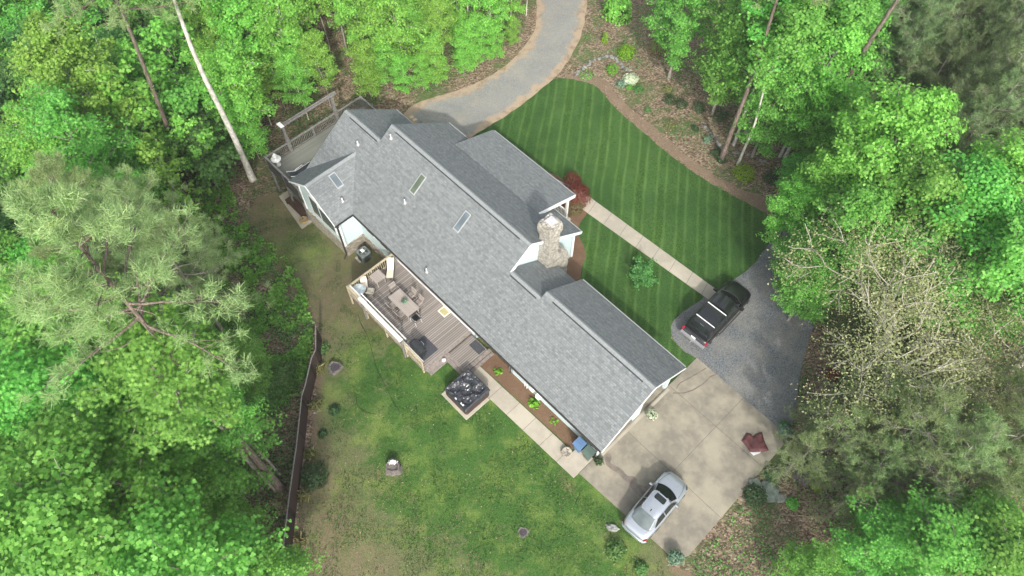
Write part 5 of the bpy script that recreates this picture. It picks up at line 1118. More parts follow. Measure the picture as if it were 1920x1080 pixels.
grow("slim2", 13, 2.8, 4.0, 30, 'whitebark', 'lfbright', LOBE, .155, 28, .62, .09, seed=12, wob=.35)
grow("slim3", 9, 2.5, 1.2, 26, 'greybark', 'lfbright', OVAL, .16, 28, .64, .07, seed=13, wob=.3)
grow("maple1", 15, 4.6, 4.0, 44, 'greybark', 'lfgreen', LOBE, .165, 38, .72, .2, seed=21)
grow("maple2", 14, 4.2, 3.0, 40, 'greybark', 'lfgreen', LOBE, .165, 38, .75, .18, seed=22)
grow("mapleb", 15, 4.4, 4.0, 42, 'whitebark', 'lfbright', LOBE, .165, 37, .72, .17, seed=23)
grow("gum1", 17, 4.4, 4.5, 42, 'greybark', 'lfgreen', STAR, .175, 30, .68, .2, seed=31)
grow("gum2", 15, 4.0, 3.5, 40, 'greybark', 'lfgreen', STAR, .175, 30, .66, .18, seed=32)
grow("near", 18, 4.2, 6, 40, 'greybark', 'lfgreen', LOBE, .175, 28, .72, .18, seed=33)
grow("small1", 5, 2.3, 1.0, 20, 'greybark', 'lfmid', LOBE, .17, 19, .6, .06, flat=.3, elev=(5, 35), seed=41)
grow("small2", 6.5, 2.6, 1.5, 22, 'greybark', 'lfgreen', LOBE, .17, 18, .6, .07, flat=.3, elev=(5, 35), seed=42)
grow("sparse", 11, 2.8, 3, 18, 'greybark', 'lfbright', LOBE, .22, 10, .5, .08, sub=1, seed=43)
grow("gumhi", 21, 3.2, 14.5, 26, 'greybark', 'lfgreen', STAR, .175, 30, .66, .18, seed=34)
grow("thin", 17, 2.4, 9.5, 24, 'whitebark', 'lfgreen', LOBE, .165, 30, .62, .13, seed=45, wob=.5)
grow("tall_poplar", 27, 4.5, 19, 22, 'whitebark', 'lfbright', LOBE, .25, 10, .7, .27, seed=44, wob=.25)
PW = [(-.045, 0, 0), (.045, 0, 0), (.012, 1, 0), (-.012, 1, 0)]; PN = [(-.03, 0, 0), (.03, 0, 0), (.012, 1, 0), (-.012, 1, 0)]
grow_pine("pine1", 17, 4.6, 6.5, 34, 'pinelimb', 'lfpine', 70, .31, .22, seed=51, tuft=.6, sub=3, wid=PN)
grow_pine("pine2", 15, 4.2, 4.0, 34, 'pinelimb', 'lfpine', 70, .31, .2, seed=52, tuft=.6, sub=3, wid=PN)
grow_pine("pinetall", 26, 3.8, 18, 24, 'pinebark', 'lfpine', 64, .31, .24, seed=53, tuft=.6, sub=3, wid=PN)
grow_pine("pinehi", 29, 3.6, 21.5, 22, 'pinebark', 'lfpine', 64, .31, .25, seed=58, tuft=.6, sub=3, wid=PN)
grow_pine("cedar1", 15, 4.0, 1.5, 46, 'greybark', 'lfcedar', 30, .26, .16, seed=54, wid=PW, droop=.12, sub=6, dead=False)
grow_pine("cedar2", 12, 3.6, 1.0, 40, 'greybark', 'lfcedar', 30, .26, .15, seed=55, wid=PW, droop=.1, sub=6, dead=False)
grow_pine("grey1", 11, 4.0, 2.0, 28, 'greybark', 'lfgrey', 26, .26, .14, seed=56, wid=PW, droop=.1, sub=5, dead=True)
grow_pine("grey2", 8, 3.4, 1.5, 24, 'greybark', 'lfgrey', 24, .26, .12, seed=57, wid=PW, droop=.05, sub=5, dead=True)
grow_oak("oak1", 15, 1.3, 'oakbark', 'lfoak', 61, 5, tr=.25, npl=30, ls=.085); grow_oak("oak2", 14, 1.2, 'oakbark', 'lfoak', 62, 5, tr=.22, npl=30, ls=.085); grow_oak("bare", 11, .8, 'oakbark', 'lfolive', 63, 4, npl=3)
def TP(key, u, v, label, s=1.0, zc=None, cat="tree", group=None, name="tree", rz=None, tilt=None, sz=None):   # (u, v) marks the crown middle at height zc
    k = KIT[key]; zc = zc if zc is not None else k.h * s * .72
    x, y = W(u, v, zc - 1.0); return tree(key, label, x, y, s, rz, cat, group, name, tilt, sz)
def TB(key, u, v, label, s=1.0, **kw): x, y = PG(u, v); return tree(key, label, x, y, s, **kw)
random.seed(5)
# thicket of slender young trees behind the gravel drive
GA = "slender young trees in the thicket above the house"
LBL = {"slim1": "slender grey-barked young tree in the bright thicket between white poplar and gravel drive", "slim2": "slender pale-barked young tree in the bright thicket between white poplar and gravel drive", "slim3": "low bushy young tree in the bright thicket between white poplar and gravel drive"}
NMS = {"slim1": "young_tree", "slim2": "young_poplar", "slim3": "bushy_sapling"}
band = P_([(455, 285), (520, 262), (560, 238), (640, 196), (700, 186), (760, 182), (850, 155), (912, 116), (955, 85), (985, 45), (1000, -20), (1000, -160), (330, -160), (380, 60), (420, 180)])
bx = [p[0] for p in band]; by = [p[1] for p in band]; pts = []
tries = 0
while tries < 6000 and len(pts) < 165:
    tries += 1; x, y = random.uniform(min(bx), max(bx)), random.uniform(min(by), max(by))
    if not inside(band, np.array([x]), np.array([y]))[0]: continue
    if min([math.hypot(x - p[0], y - p[1]) for p in pts] or [9]) < 1.45: continue
    pts.append((x, y))
bd = segdist(band, np.array([p[0] for p in pts]), np.array([p[1] for p in pts]))
for (x, y), e_ in zip(pts, bd):
    k = random.choice(["slim1", "slim2", "slim3"]) if x > -14 else random.choice(["slim1", "slim2", "slim1"])
    s = random.uniform(.75, 1.1) if e_ > 2.5 else random.uniform(.5, .75)
    tree(k, LBL[k], x, y, s, group=GA if k == "slim1" else GA.replace("slender", "pale slender") if k == "slim2" else GA.replace("slender", "bushy"), name=NMS[k])
for u, v, s in ((760, 178, .45), (820, 160, .5), (870, 140, .45), (930, 112, .4), (960, 88, .35), (700, 178, .5), (795, 170, .42), (905, 120, .45)):
    x, y = PG(u, v); tree("slim3", LBL["slim3"], x, y, s, group=GA.replace("slender", "bushy"), name="bushy_sapling")
# tall white poplar leaning over the bank
x0, y0 = PG(474, 337); zz = float(G(x0, y0)); x1, y1 = W(322, 0, 15)
tree("tall_poplar", "tall white-trunked poplar with bare straight stem beside the raised deck", x0, y0, 1.0, 0.4, tilt=(-math.atan2(y1 - y0, 15 - zz), math.atan2(x1 - x0, 15 - zz)), name="poplar_tree").rotation_euler[2] = 0
# upper left corner
TP("mapleb", 70, 60, "broad bright green maple in the top left corner", 1.0, 13); TP("mapleb", 30, 190, "bright green maple below the corner maple at the left edge", .8, 11)
x0, y0 = PG(350, 322); x1, y1 = W(216, 0, 15); tree("pinetall", "tall brown-trunked pine left of the white poplar", x0, y0, 1.0, 0, tilt=(-math.atan2(y1 - y0, 17.5), math.atan2(x1 - x0, 17.5)), name="pine_tree")
for i, (u, v, s, k, lab) in enumerate(((250, 95, .95, "sparse", "thin yellow-green sapling left of the brown pine trunk near the top"), (235, 180, .85, "sparse", "thin yellow-green sapling below the brown pine at upper left"), (300, 60, 1.0, "sparse", "airy sapling between the brown pine and white poplar at the top"),
        (420, 110, .85, "slim2", "narrow bright tree just right of the white poplar stem, upper one"), (440, 190, .7, "slim3", "narrow bright tree just right of the white poplar stem, lower one"), (150, 120, 1.0, "sparse", "loose pale green tree beside the top left corner maple"),
        (120, 230, .95, "gum2", "mid-green tree above the olive pines at left"), (215, 260, 1.0, "small2", "low spreading tree under the saplings at upper left"), (180, 300, .9, "small2", "low spreading bright tree at the top edge of the olive pines"))):
    TP(k, u, v, lab, s, None, name={"gum2": "tree", "sparse": "sapling"}.get(k, "tree"))
for i, (u, v, s) in enumerate(((300, 215, 1), (345, 250, .9), (385, 225, .9), (330, 300, 1), (390, 290, .8), (290, 310, .9), (260, 340, .8), (420, 320, .6), (300, 380, .7), (400, 260, .7), (350, 190, 1), (240, 290, .9))):
    x, y = PG(u, v); tree("small1" if i % 3 else "small2", "low spreading understory tree on the shaded bank left of the raised deck", x, y, s, group="understory trees on the left bank", name="understory_tree")
for i, (u, v, s) in enumerate(((328, 345, 1.1), (362, 412, .8), (412, 358, .75), (395, 470, .6))): x, y = PG(u, v); tree("sparse", "thin leaning sapling on the bank left of the lawn", x, y, s, group="thin saplings on the bank", name="sapling")
# olive pines
for u, v, s, zc, k, lab in ((60, 300, .85, 14, "pine1", "olive pine at the left edge, uppermost of the group"), (190, 320, .9, 14, "pine2", "broad olive pine in the middle of the left pine group"), (60, 440, .8, 13, "pine2", "olive pine at the left edge, lowest of the group"), (280, 430, .85, 13, "pine1", "large olive pine with grey dead branches near the left lawn")):
    TP(k, u, v, lab, s, zc, name="pine_tree")
# lower left broadleaves
for u, v, s, zc, k, lab in ((40, 650, .8, 12, "gum2", "star-leaved tree at the left edge just below the pines"), (430, 650, .5, 7, "gum2", "star-leaved tree whose crown hangs toward the fence top"), (230, 700, .8, 11, "gum1", "star-leaved tree directly under the pines"), (130, 790, 1.0, 13, "gum1", "large star-leaved tree in the lower left, left of centre"),
        (320, 790, .95, 12, "gum2", "broad star-leaved tree left of the leaning brown trunk"), (425, 780, .6, 11, "gumhi", "bright star-leaved crown between brown trunk and fence"), (50, 880, 1.0, 14, "gum2", "star-leaved tree at the lower left edge"), (220, 900, 1.0, 13, "gum1", "broad star-leaved tree above the bottom left corner"),
        (440, 1040, .55, 13, "near", "yellow-green tree touching the bottom of the fence"), (300, 1050, .9, 15, "near", "large-leaved bright tree at the bottom edge, left of the fence"), (120, 1030, 1.0, 15, "near", "large-leaved bright tree in the bottom left corner"), (360, 960, .7, 9, "gum2", "shorter mid-green tree in front of the bottom left trees"), (-60, 760, 1.0, 13, "gum1", "tree cut off by the left edge, lower half"), (310, 700, .95, 18.0, "gumhi", "tall star-leaved crown hiding the middle of the leaning brown trunk"), (110, 600, .9, 16, "gumhi", "tall bright crown under the left edge pines")):
    TP(k, u, v, lab, s, zc)
x0, y0 = PG(531, 922); x1, y1 = W(388, 748, 13.7); tree("pinehi", "tall pine with a thick brown leaning trunk beside the fence", x0, y0, .95, 0, tilt=(-math.atan2(y1 - y0, 14.5), math.atan2(x1 - x0, 14.5)), name="pine_tree")
x, y = PG(335, 690); tree("bare", "grey half-bare tree among the lower left crowns", x, y, .9); TP("bare", 20, 740, "grey bare-branched tree at the left edge", 1.0, 9); TP("bare", 60, 680, "pale bare-branched tree under the lowest left pine", .9, 8)
# upper right
for u, v, s, zc, k, lab in ((1290, -5, .7, 9, "maple1", "green maple at the top, nearest the gravel drive"), (1390, 45, .8, 10, "maple2", "green maple above the woodland bed, second from the drive"), (1480, 40, .95, 12, "maple1", "bright green maple at the top edge left of the big leaning trunk"), (1470, 150, .65, 9, "maple2", "green maple low over the thin pale trunks"),
        (1560, 110, .85, 11, "mapleb", "bright maple just left of the big leaning trunk"), (1550, 190, .6, 8, "maple2", "smaller green maple below the bright one by the leaning trunk"), (1630, 20, .8, 12, "maple1", "green maple at the top edge behind the big leaning trunk"), (1500, 300, .5, 4, "small2", "low green tree at the foot of the big leaning trunk"), (1580, 230, .6, 8, "small2", "mid-height spreading tree right of the leaning trunk"),
        (1690, 240, .95, 13, "mapleb", "large bright maple crown in the upper right, the most sunlit"), (1590, 335, .75, 9, "mapleb", "bright maple between the big sunlit maple and the lawn corner"), (1480, 405, .48, 5, "mapleb", "small bright maple overhanging the corner of the striped lawn"), (1500, 480, .45, 5, "maple2", "small green maple overhanging the gravel beyond the pickup"), (1600, 430, .8, 9, "maple2", "green maple above the right bend of the gravel"), (1720, 400, .85, 10, "maple1", "green maple between the sunlit maple and the pale oak"),
        (1830, 390, .95, 12, "maple2", "bright green maple near the right edge, upper"), (1515, 545, .5, 5, "maple2", "small green maple overhanging the gravel just above the pale oak"), (1900, 330, .9, 13, "mapleb", "bright green maple at the right edge, topmost"), (1890, 500, .9, 11, "maple1", "bright green maple at the right edge behind the oak crown"), (1800, 470, .7, 6, "maple2", "green maple behind the tops of the pale oak")):
    TP(k, u, v, lab, s, zc, name="maple_tree")
x0, y0 = PG(1495, 304); x1, y1 = W(1680, 0, 15); tree("pinetall", "tall pine with thick grey leaning trunk crossing the upper right woods", x0, y0, 1.0, 0, tilt=(-math.atan2(y1 - y0, 15), math.atan2(x1 - x0, 15)), name="pine_tree")
for u, v, s, k, lab in ((1352, 300, .85, "pinetall", "brown-trunked pine standing in the woodland bed beside the lawn"), (1383, 309, .9, "thin", "thin pale-trunked tree right beside the brown pine, nearer the lawn"), (1376, 272, 1.0, "thin", "thin pale-trunked tree beside the brown pine, farther from the lawn"), (1462, 294, .9, "thin", "slim grey-trunked tree behind the woodland bed"), (1330, 155, .8, "thin", "slim tree under the maples near the top of the woodland bed")):
    x, y = PG(u, v); tree(k, lab, x, y, s, name="tree" if k == "thin" else "pine_tree")
for u, v, s, zc, k in ((1720, 50, 1.0, 12, "cedar1"), (1810, 20, 1.0, 12, "cedar2"), (1890, 60, 1.0, 12, "cedar1"), (1770, 130, 1.0, 11, "cedar2"), (1860, 170, 1.0, 12, "cedar1"), (1920, 220, .9, 11, "cedar2"), (1820, 260, .9, 9, "cedar1"), (1750, 340, .8, 7, "cedar2"), (1690, 130, .8, 9, "cedar1"), (1880, 290, .8, 8, "cedar2"), (1660, 60, .8, 10, "cedar2"), (1840, 80, 1, 11, "cedar2"), (1950, 130, 1, 12, "cedar1")):
    TP(k, u, v, "dark olive feathery conifer in the dense upper right stand" if k == "cedar1" else "short dark olive conifer in the dense upper right stand", s, zc, group="dark conifers at the upper right" if k == "cedar1" else "short dark conifers at the upper right", name="conifer" if k == "cedar1" else "short_conifer")
# pale oaks
x, y = PG(1605, 700); tree("oak1", "large pale-branched oak with tan buds beside the gravel, nearer one", x, y, 1.42, 1.2, name="oak_tree", tilt=(R(-18), R(-9)), sz=1.2)
x, y = PG(1710, 650); tree("oak2", "pale-branched oak with tan buds behind the large one", x, y, 1.15, 3.0, name="oak_tree")
x, y = PG(1830, 690); tree("oak2", "pale-branched oak with tan buds near the right edge", x, y, 1.35, .5, name="oak_tree")
x, y = PG(1900, 690); tree("oak1", "pale oak cut off by the right edge", x, y, 1.15, 2.2, name="oak_tree")
# grey-green thin conifers lower right
GB = "thin grey-green conifers at the lower right"
for i, (u, v, s, zc) in enumerate(((1600, 800, .7, 5), (1690, 830, .9, 6), (1790, 820, .9, 6), (1880, 830, 1, 7), (1650, 870, .8, 6), (1750, 880, .9, 6), (1840, 890, .9, 6), (1640, 770, .7, 5), (1740, 770, .8, 5), (1840, 770, .8, 5), (1920, 790, .9, 6), (1700, 900, .7, 4), (1900, 880, .9, 6), (1560, 830, .6, 4), (1530, 780, .45, 3), (1590, 940, .5, 4), (1500, 860, .6, 3.5))):
    TP("grey1" if i % 2 else "grey2", u, v, "sparse grey-green conifer with fine branches over the leaf litter" if i % 2 else "short sparse grey-green conifer over the leaf litter", s, zc, group=GB if i % 2 else "short " + GB, name="conifer" if i % 2 else "short_conifer")
# bottom right maples
for u, v, s, zc, k, lab in ((1560, 1060, .5, 9, "gum2", "bright maple at the bottom edge nearest the concrete pad"), (1660, 1030, .6, 8, "gum1", "bright maple at the bottom edge, second from the pad"), (1730, 940, .45, 10, "gum2", "narrow bright crown rising above the bottom right maples"), (1800, 1030, .8, 13, "gum1", "wide bright maple at the bottom right"), (1900, 960, .75, 13, "gum2", "bright maple in the bottom right corner"), (1920, 1060, .8, 14, "near", "large-leaved tree cut off by the bottom right corner")):
    TP(k, u, v, lab, s * 1.12, zc * .7, name="maple_tree", sz=s * .62)
for x, y, s, k in ((-50, 52, 1.1, "maple1"), (-54, 44, 1, "gum1"), (-46, 38, 1, "maple2"), (-40, 30, 1, "gum2"), (-50, 60, 1, "mapleb"), (-42, 58, 1, "maple1"), (-58, 56, 1, "gum1"), (-36, 62, 1, "maple2"), (-36, 20, 1, "gum1"), (-44, 24, 1, "maple1")):
    tree(k, "green tree at the far left edge of the woods", x, y, s, group="trees at the far left edge")
for x, y, s, k in ((40, 60, 1.1, "cedar1"), (46, 56, 1.1, "cedar1"), (50, 48, 1, "cedar1"), (44, 50, 1, "cedar1"), (36, 66, 1, "cedar1"), (52, 60, 1, "cedar1"), (44, 66, 1, "cedar1"), (30, 62, 1, "cedar1"), (52, 40, 1, "cedar1"), (48, 34, 1, "cedar1")):
    tree(k, "dark olive feathery conifer in the dense upper right stand", x, y, s, group="dark conifers at the upper right", name="conifer")
def fill(poly, n, keys, smin, smax, sep, lab, grp, nm, avoid=()):
    xs = [p[0] for p in poly]; ys = [p[1] for p in poly]; got = []; t_ = 0
    while len(got) < n and t_ < 4000:
        t_ += 1; x, y = random.uniform(min(xs), max(xs)), random.uniform(min(ys), max(ys))
        if not inside(poly, np.array([x]), np.array([y]))[0] or any(math.hypot(x - a_, y - b_) < sep for a_, b_ in got): continue
        got.append((x, y)); tree(random.choice(keys), lab, x, y, random.uniform(smin, smax), group=grp, name=nm)
fill(P_([(-60, -60), (380, -60), (450, 270), (440, 330), (380, 360), (300, 420), (-60, 420)]), 62, ["small1", "small2", "small2"], .7, 1.3, 2.2, "low leafy understory tree in the woods left of the white poplar", "understory of the left woods", "understory_tree")
fill(P_([(-60, 420), (300, 420), (400, 620), (480, 780), (520, 1140), (-60, 1140)]), 40, ["small1", "small2"], .7, 1.2, 2.2, "low leafy understory tree below the lower left crowns", "understory of the lower left woods", "understory_tree")
fill(P_([(1560, 250), (1960, 250), (1960, 620), (1640, 600), (1600, 470), (1680, 380)]), 22, ["small1", "small2"], .7, 1.2, 2.2, "low leafy understory tree beneath the right-hand maples", "understory of the right woods", "understory_tree")
fill(P_([(1400, -60), (1960, -60), (1960, 250), (1500, 280), (1420, 120)]), 26, ["small1", "small2"], .6, 1.1, 2.4, "low leafy understory tree in the upper right woods", "understory of the upper right woods", "understory_tree")
fill([(-30, 68), (-4, 68), (-8, 110), (-40, 110)], 20, ["maple1", "maple2"], .8, 1.1, 3.5, "green tree far back along the gravel drive", "trees far back along the drive", "tree")
fill([(10, 68), (46, 68), (50, 110), (8, 110)], 24, ["maple1", "cedar1"], .8, 1.1, 3.5, "tree far back to the right of the gravel drive", "trees far back right of the drive", "tree")
# trees outside the frame whose shade reaches the yard
for x, y, s in ((-30, -6, 1.0),): tree("maple1", "tall green tree just outside the lower edge of the view", x, y, s, group="trees beyond the lower edge")
# ------------------------------------------------------------------ shrubs and low plants
def SH(u, v, label, r, h, m, **kw): x, y = PG(u, v); return shrub(label, x, y, r, h, m, **kw)
SH(1173, 103, "round lime green shrub in the woodland bed above the stone row", .85, 1.0, 'lflime', n=900)
SH(1233, 96, "olive-green rounded bush right of the lime shrub", .95, 1.5, 'lfolive', n=800); SH(1237, 92, "loose green small tree behind the lime shrub", .9, 1.8, 'lfgreen', n=500)
SH(1133, 80, "narrow upright lime shrub beside the gravel drive", .35, 1.2, 'lflime', n=300); SH(1148, 134, "fresh green oval shrub inside the stone row", .55, .8, 'lfhosta', n=450); SH(1182, 152, "white-flowering spreading shrub inside the stone row", .7, .6, 'lfwhite', n=700, ls=.13)
SH(1164, 160, "blue-green low shrub in front of the white-flowering one", .45, .5, 'lfblue', n=350); SH(1196, 170, "deep green shrub right below the white-flowering one", .5, .6, 'lfmid', n=400); SH(1180, 166, "small light green plant between blue-green and deep green shrubs", .3, .4, 'lfgreen', n=200)
SH(1214, 208, "small round clipped dark green bush near the lawn edge", .3, .45, 'lfmid', n=350, ls=.06); SH(1251, 168, "pale tan twiggy shrub in the middle of the woodland bed", .45, .4, 'lfyel', n=250)
for i, (u, v, r, lab) in enumerate(((1255, 190, .55, "dark green shrub at the left of the dark pair in the bed"), (1277, 197, .6, "dark green shrub at the right of the dark pair in the bed"), (1310, 203, .65, "dark bluish shrub in the middle of the woodland bed"), (1349, 220, .8, "largest dark bluish shrub near the tree trunks"), (1303, 243, .35, "small upright green shrub above the lawn curve"), (1326, 264, .4, "small blue-green mound near the lawn curve"), (1343, 290, .5, "dark shrub at the foot of the brown pine"), (1352, 302, .4, "dark shrub just below the brown pine foot"), (1445, 335, .7, "dark shrub near the right end of the woodland bed"), (1345, 130, .8, "dark holly shrub under the maples"))):
    SH(u, v, lab, r, r * 1.1, 'lfdark' if i not in (5,) else 'lfblue', n=int(700 * r))
SH(1394, 328, "bright lime shrub near the lawn edge at the far right of the bed", .95, .9, 'lflime', n=900); SH(1258, 232, "faint green ground plant on the bed slope", .7, .2, 'lfolive', n=160); SH(1100, 140, "patch of light green ground plant inside the stone row", .8, .15, 'lfgreen', n=260)
SH(1155, 30, "small leafy maple on the left side of the woodland bed top", 1.4, 3.2, 'lfbright', n=900, ls=.2, tm=LOBE)
SH(1080, 372, "reddish-brown weeping Japanese maple beside the porch", 1.15, 1.5, 'lfred', n=2600, ls=.16, tm=BLADE, name="japanese_maple"); SH(1073, 348, "coral red small maple behind the larger one at the porch corner", .75, 1.5, 'lfred', n=1200, ls=.15, tm=BLADE, name="japanese_maple")
SH(1077, 392, "olive low shrub below the red maple", .8, .7, 'lfolive', n=900, ls=.09)
x, y = PG(1201, 528); grow("dog", 2.3, 1.35, .5, 16, 'greybark', 'lfmid', LOBE, .14, 14, .38, .035, flat=.35, elev=(5, 30), seed=71); tree("dog", "small light green sapling alone on the dark lawn", x, y, .72, name="sapling")
SH(934, 697, "small light green hosta in the mulch bed nearest the deck", .28, .22, 'lfhosta', n=40, ls=.22, name="hosta", cat="plant"); SH(1002, 757, "largest light green hosta in the rear mulch bed", .42, .3, 'lfhosta', n=60, ls=.28, name="hosta", cat="plant"); SH(1038, 790, "small green plant in the mulch bed nearest the bins", .25, .2, 'lfhosta', n=30, ls=.2, name="hosta", cat="plant")
for u, v, r, m, n, lab in ((607, 655, .5, 'lfmid', 260, "dark green clump against the fence top"), (598, 692, .45, 'lfyel', 110, "yellow-edged strappy clump beside the hollow stump"), (592, 762, .4, 'lfyel', 90, "yellow-edged strappy clump in the middle of the fence"), (627, 770, .42, 'lfdark', 220, "dark leafy bush standing off the fence"), (606, 814, .3, 'lfdark', 160, "small dark clump beside the pale stone"), (582, 852, .35, 'lfyel', 80, "yellow-edged strappy clump above the large fence bush"), (590, 893, .95, 'lfdark', 900, "large dark green bush halfway down the fence"), (571, 930, .4, 'lfyel', 100, "yellow-edged strappy clump below the large fence bush"), (563, 1012, .35, 'lfyel', 80, "yellow-edged strappy clump lowest along the fence")):
    SH(u, v, lab, r, r * .8, m, n=n, ls=.45 if m == 'lfyel' else .13, tm=BLADE if m == 'lfyel' else OVAL, up=.2, name="strappy_plant" if m == 'lfyel' else "shrub", cat="plant" if m == 'lfyel' else "shrub")
for u, v, r, m, lab in ((1415, 930, .75, 'lfdark', "dark green bush below the boulders at the pad corner"), (1447, 893, .6, 'lfdark', "dark green bush above the boulders"), (1155, 1032, .65, 'lfmid', "low green bush on the lawn below the silver car"), (1202, 1066, .4, 'lfmid', "small low bush at the bottom edge beside the pad"), (1530, 910, .45, 'lflime', "lime green clump on the leaf litter below the conifers"), (1485, 945, .4, 'lfgreen', "small bright clump right of the boulders"), (1470, 800, .4, 'lfmid', "dark green clump behind the far corner pot"), (500, 745, 1.5, 'lfmid', "large rounded green shrub just behind the fence"), (530, 715, 1.3, 'lfmid', "rounded green shrub behind the fence, nearest its top"), (1560, 705, .5, 'lfred', "dark red shrub under the pale oak")):
    SH(u, v, lab, r, r * .9 if r < 1 else r * 1.4, m, n=int(900 * r) if r < 1 else 2200, ls=.13)
# fieldstones of the low edging rows
random.seed(9)
row = [(1078, 142), (1090, 132), (1100, 122), (1112, 114), (1126, 109), (1140, 107), (1153, 109), (1163, 118), (1172, 128), (1186, 136)]
row2 = [(1318, 236), (1330, 246), (1342, 262), (1350, 278), (1368, 287), (1392, 290), (1420, 297), (1440, 306)]
for r_, lb, g_ in ((row, "pale fieldstone of the curved edging row near the drive", "curved stone edging"), (row2, "grey fieldstone of the edging row below the tree trunks", "stone edging below the trunks")):
    r2 = []
    for (a_, b_) in zip(r_, r_[1:]): r2 += [(a_[0] + (b_[0] - a_[0]) * k / 3, a_[1] + (b_[1] - a_[1]) * k / 3) for k in range(3)]
    for i, (u, v) in enumerate(r2): boulder(lb, u + random.uniform(-2, 2), v + random.uniform(-2, 2), random.uniform(.12, .24), random.uniform(.1, .18), .14, 'rock' if i % 3 else 'stump', i, name="fieldstone", cat="stone", group=g_, rz=random.uniform(0, 3))
# stump and logs on the litter
x, y = PG(1508, 893); stump("wide dark stump on the leaf litter right of the boulders", 1507, 893, .45, .5)
def branch(label, pts, r=.035):
    P = [(*PG(*p),) for p in pts]; x0, y0 = P[0]; t = thing("fallen_branch", label, "branch", (x0, y0, float(G(x0, y0)) + .06)); MB().tube([(p[0] - x0, p[1] - y0, .05 * (i % 2)) for i, p in enumerate(P)], [r * (1 - .6 * i / len(P)) for i in range(len(P))], 5).build("limb", M['twig'], t)
branch("pale forked dead branch on the litter at the lower right", [(1455, 985), (1462, 966), (1500, 967), (1540, 972), (1590, 968)]); branch("short pale dead twig joined to the forked branch", [(1485, 1000), (1500, 985), (1486, 950), (1478, 935)], .02); branch("long pale branch on the bank left of the raised deck", [(350, 322), (400, 324), (440, 325), (470, 300), (500, 288)], .03)
branch("dead branch lying among the lower right conifers", [(1560, 830), (1600, 845), (1640, 870), (1660, 890)]); branch("thin grey branch near the bottom right litter", [(1640, 905), (1700, 880), (1730, 850)], .025)
# ------------------------------------------------------------------ scattered leaves and undergrowth (uncountable)
RNG = np.random.default_rng(77)
def scatter(name, label, polys, n, mat, tm, ls, hgt=0.0, clump=0.0, upn=1.5, avoid=()):
    P = []
    for poly, frac in polys:
        xs = [p[0] for p in poly]; ys = [p[1] for p in poly]; k = int(n * frac); X = RNG.uniform(min(xs), max(xs), k * 3); Y = RNG.uniform(min(ys), max(ys), k * 3)
        if clump:
            ok = np.array([mn.noise(Vector((a_ * clump, b_ * clump, 3.3))) + .25 * mn.noise(Vector((a_ * clump * 4, b_ * clump * 4, 1))) for a_, b_ in zip(X, Y)]) > RNG.uniform(-.25, .35, len(X)); X = X[ok]; Y = Y[ok]
        m_ = inside(poly, X, Y)
        for av in avoid: m_ &= ~inside(av, X, Y)
        X = X[m_][:k]; Y = Y[m_][:k]; P.append(np.stack([X, Y, G(X, Y) + .02 + hgt * RNG.random(len(X)) ** 1.5], -1))
    P = np.concatenate(P); Nn = np.array([0, 0, upn]) + RNG.normal(size=P.shape) * .7
    o = link(bpy.data.objects.new(name, leafcloud(name, M[mat], P, Nn, ls * RNG.uniform(.6, 1.35, len(P)), tm))); tag(o, label, name.replace("_", " "), None, 'stuff')
left = P_([(-40, -40), (400, -40), (455, 285), (500, 350), (470, 400), (520, 510), (588, 600)]) + [PG(575, 730), PG(560, 800), PG(545, 900), PG(530, 1030), PG(525, 1140), PG(-40, 1140)]
topb = P_([(400, -60), (1000, -60), (985, 60), (900, 140), (800, 175), (700, 200), (600, 240), (500, 300), (455, 285)])
right = P_([(1110, -60), (1960, -60), (1960, 620), (1620, 560), (1600, 450), (1660, 380), (1560, 330), (1460, 400), (1400, 350), (1330, 312), (1250, 250), (1190, 185), (1120, 130), (1095, 80)])
lr = P_([(1480, 820), (1500, 700), (1550, 600), (1960, 600), (1960, 1140), (1300, 1140), (1295, 1055), (1480, 845)])
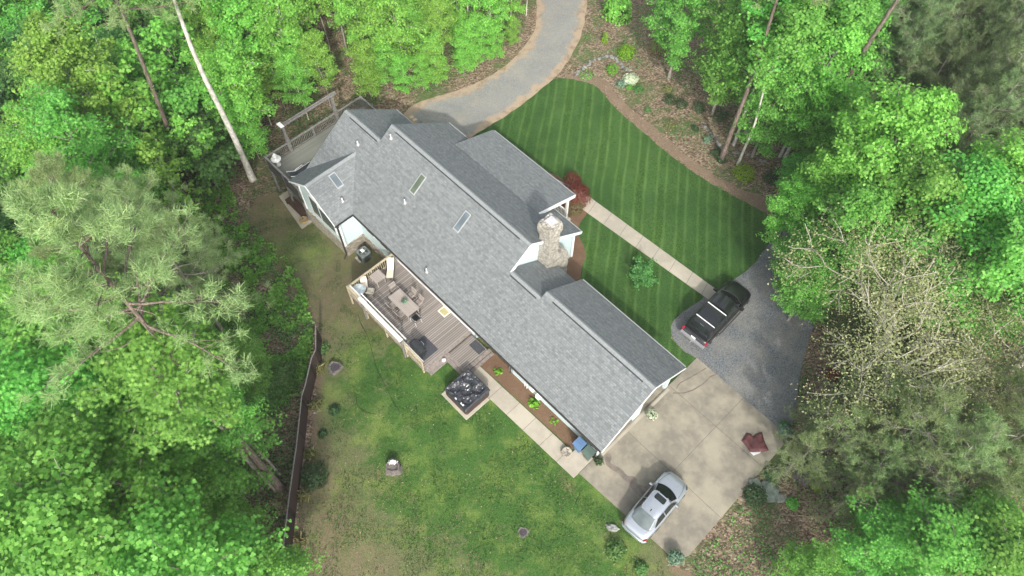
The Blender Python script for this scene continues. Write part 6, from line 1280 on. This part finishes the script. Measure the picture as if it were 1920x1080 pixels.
scatter("leaf_litter", "loose brown dead leaves covering the woodland floor", [(left, .38), (topb, .12), (right, .28), (lr, .22)], 90000, 'litter', OVAL, .11)
bank = P_([(380, 340), (430, 345), (450, 400), (475, 440), (545, 480), (575, 560), (588, 610), (585, 660), (570, 740), (500, 780), (380, 640), (330, 520)])
scatter("bed_litter", "brown needles and leaf scraps on the strip beside the front lawn", [(bedw, 1)], 9000, 'litter', OVAL, .08)
scatter("ground_ivy", "dense bright green groundcover on the bank left of the lawn", [(bank, 1)], 26000, 'lfivy', LOBE, .15, .45, .9, 1.3)
scatter("undergrowth", "mixed green undergrowth of the woodland floor", [(left, .62), (topb, .16), (right, .10), (lr, .12)], 90000, 'lfmid', OVAL, .13, .45, .28, 1.2)
scatter("weeds", "scattered fresh green weeds along the woodland floor", [(left, .6), (right, .1), (lr, .3)], 12000, 'lfgreen', OVAL, .12, .4, .5, 1.2)
yard = P_([(560, 385), (470, 380), (455, 420), (520, 505), (600, 640)]) + [PG(592, 730), PG(561, 960), PG(548, 1140), PG(1250, 1140), HW(7, -11.6), HW(-9, -12.3), HW(-12, -14.2), HW(-20, -14.2), HW(-24, -12)]
scatter("grass_tufts", "short loose grass tufts of the back lawn", [(yard, 1)], 80000, 'lfgrass', OVAL, .075, .02, .7, .7)
scatter("fallen_leaves", "scattered small dead leaves on the back lawn", [(yard, 1)], 3500, 'litter', OVAL, .085, .01, .5, 2)

# ------------------------------------------------------------------ thin haze over the valley
hz = MB(); hz.box(-224, 224, -154, 324, -5, 47); ho = hz.build("haze", M['white']); tag(ho, "thin pale haze in the air over the woods", "haze", None, 'stuff')
hm = bpy.data.materials.new("haze_air"); hm.use_nodes = True; hn = hm.node_tree; hn.nodes.clear(); hout = hn.nodes.new("ShaderNodeOutputMaterial"); pv = hn.nodes.new("ShaderNodeVolumePrincipled")
pv.inputs["Color"].default_value = (.93, .96, .98, 1); pv.inputs["Density"].default_value = HAZE; pv.inputs["Anisotropy"].default_value = 0.2; hn.links.new(pv.outputs[0], hout.inputs["Volume"])
ho.data.materials.clear(); ho.data.materials.append(hm)
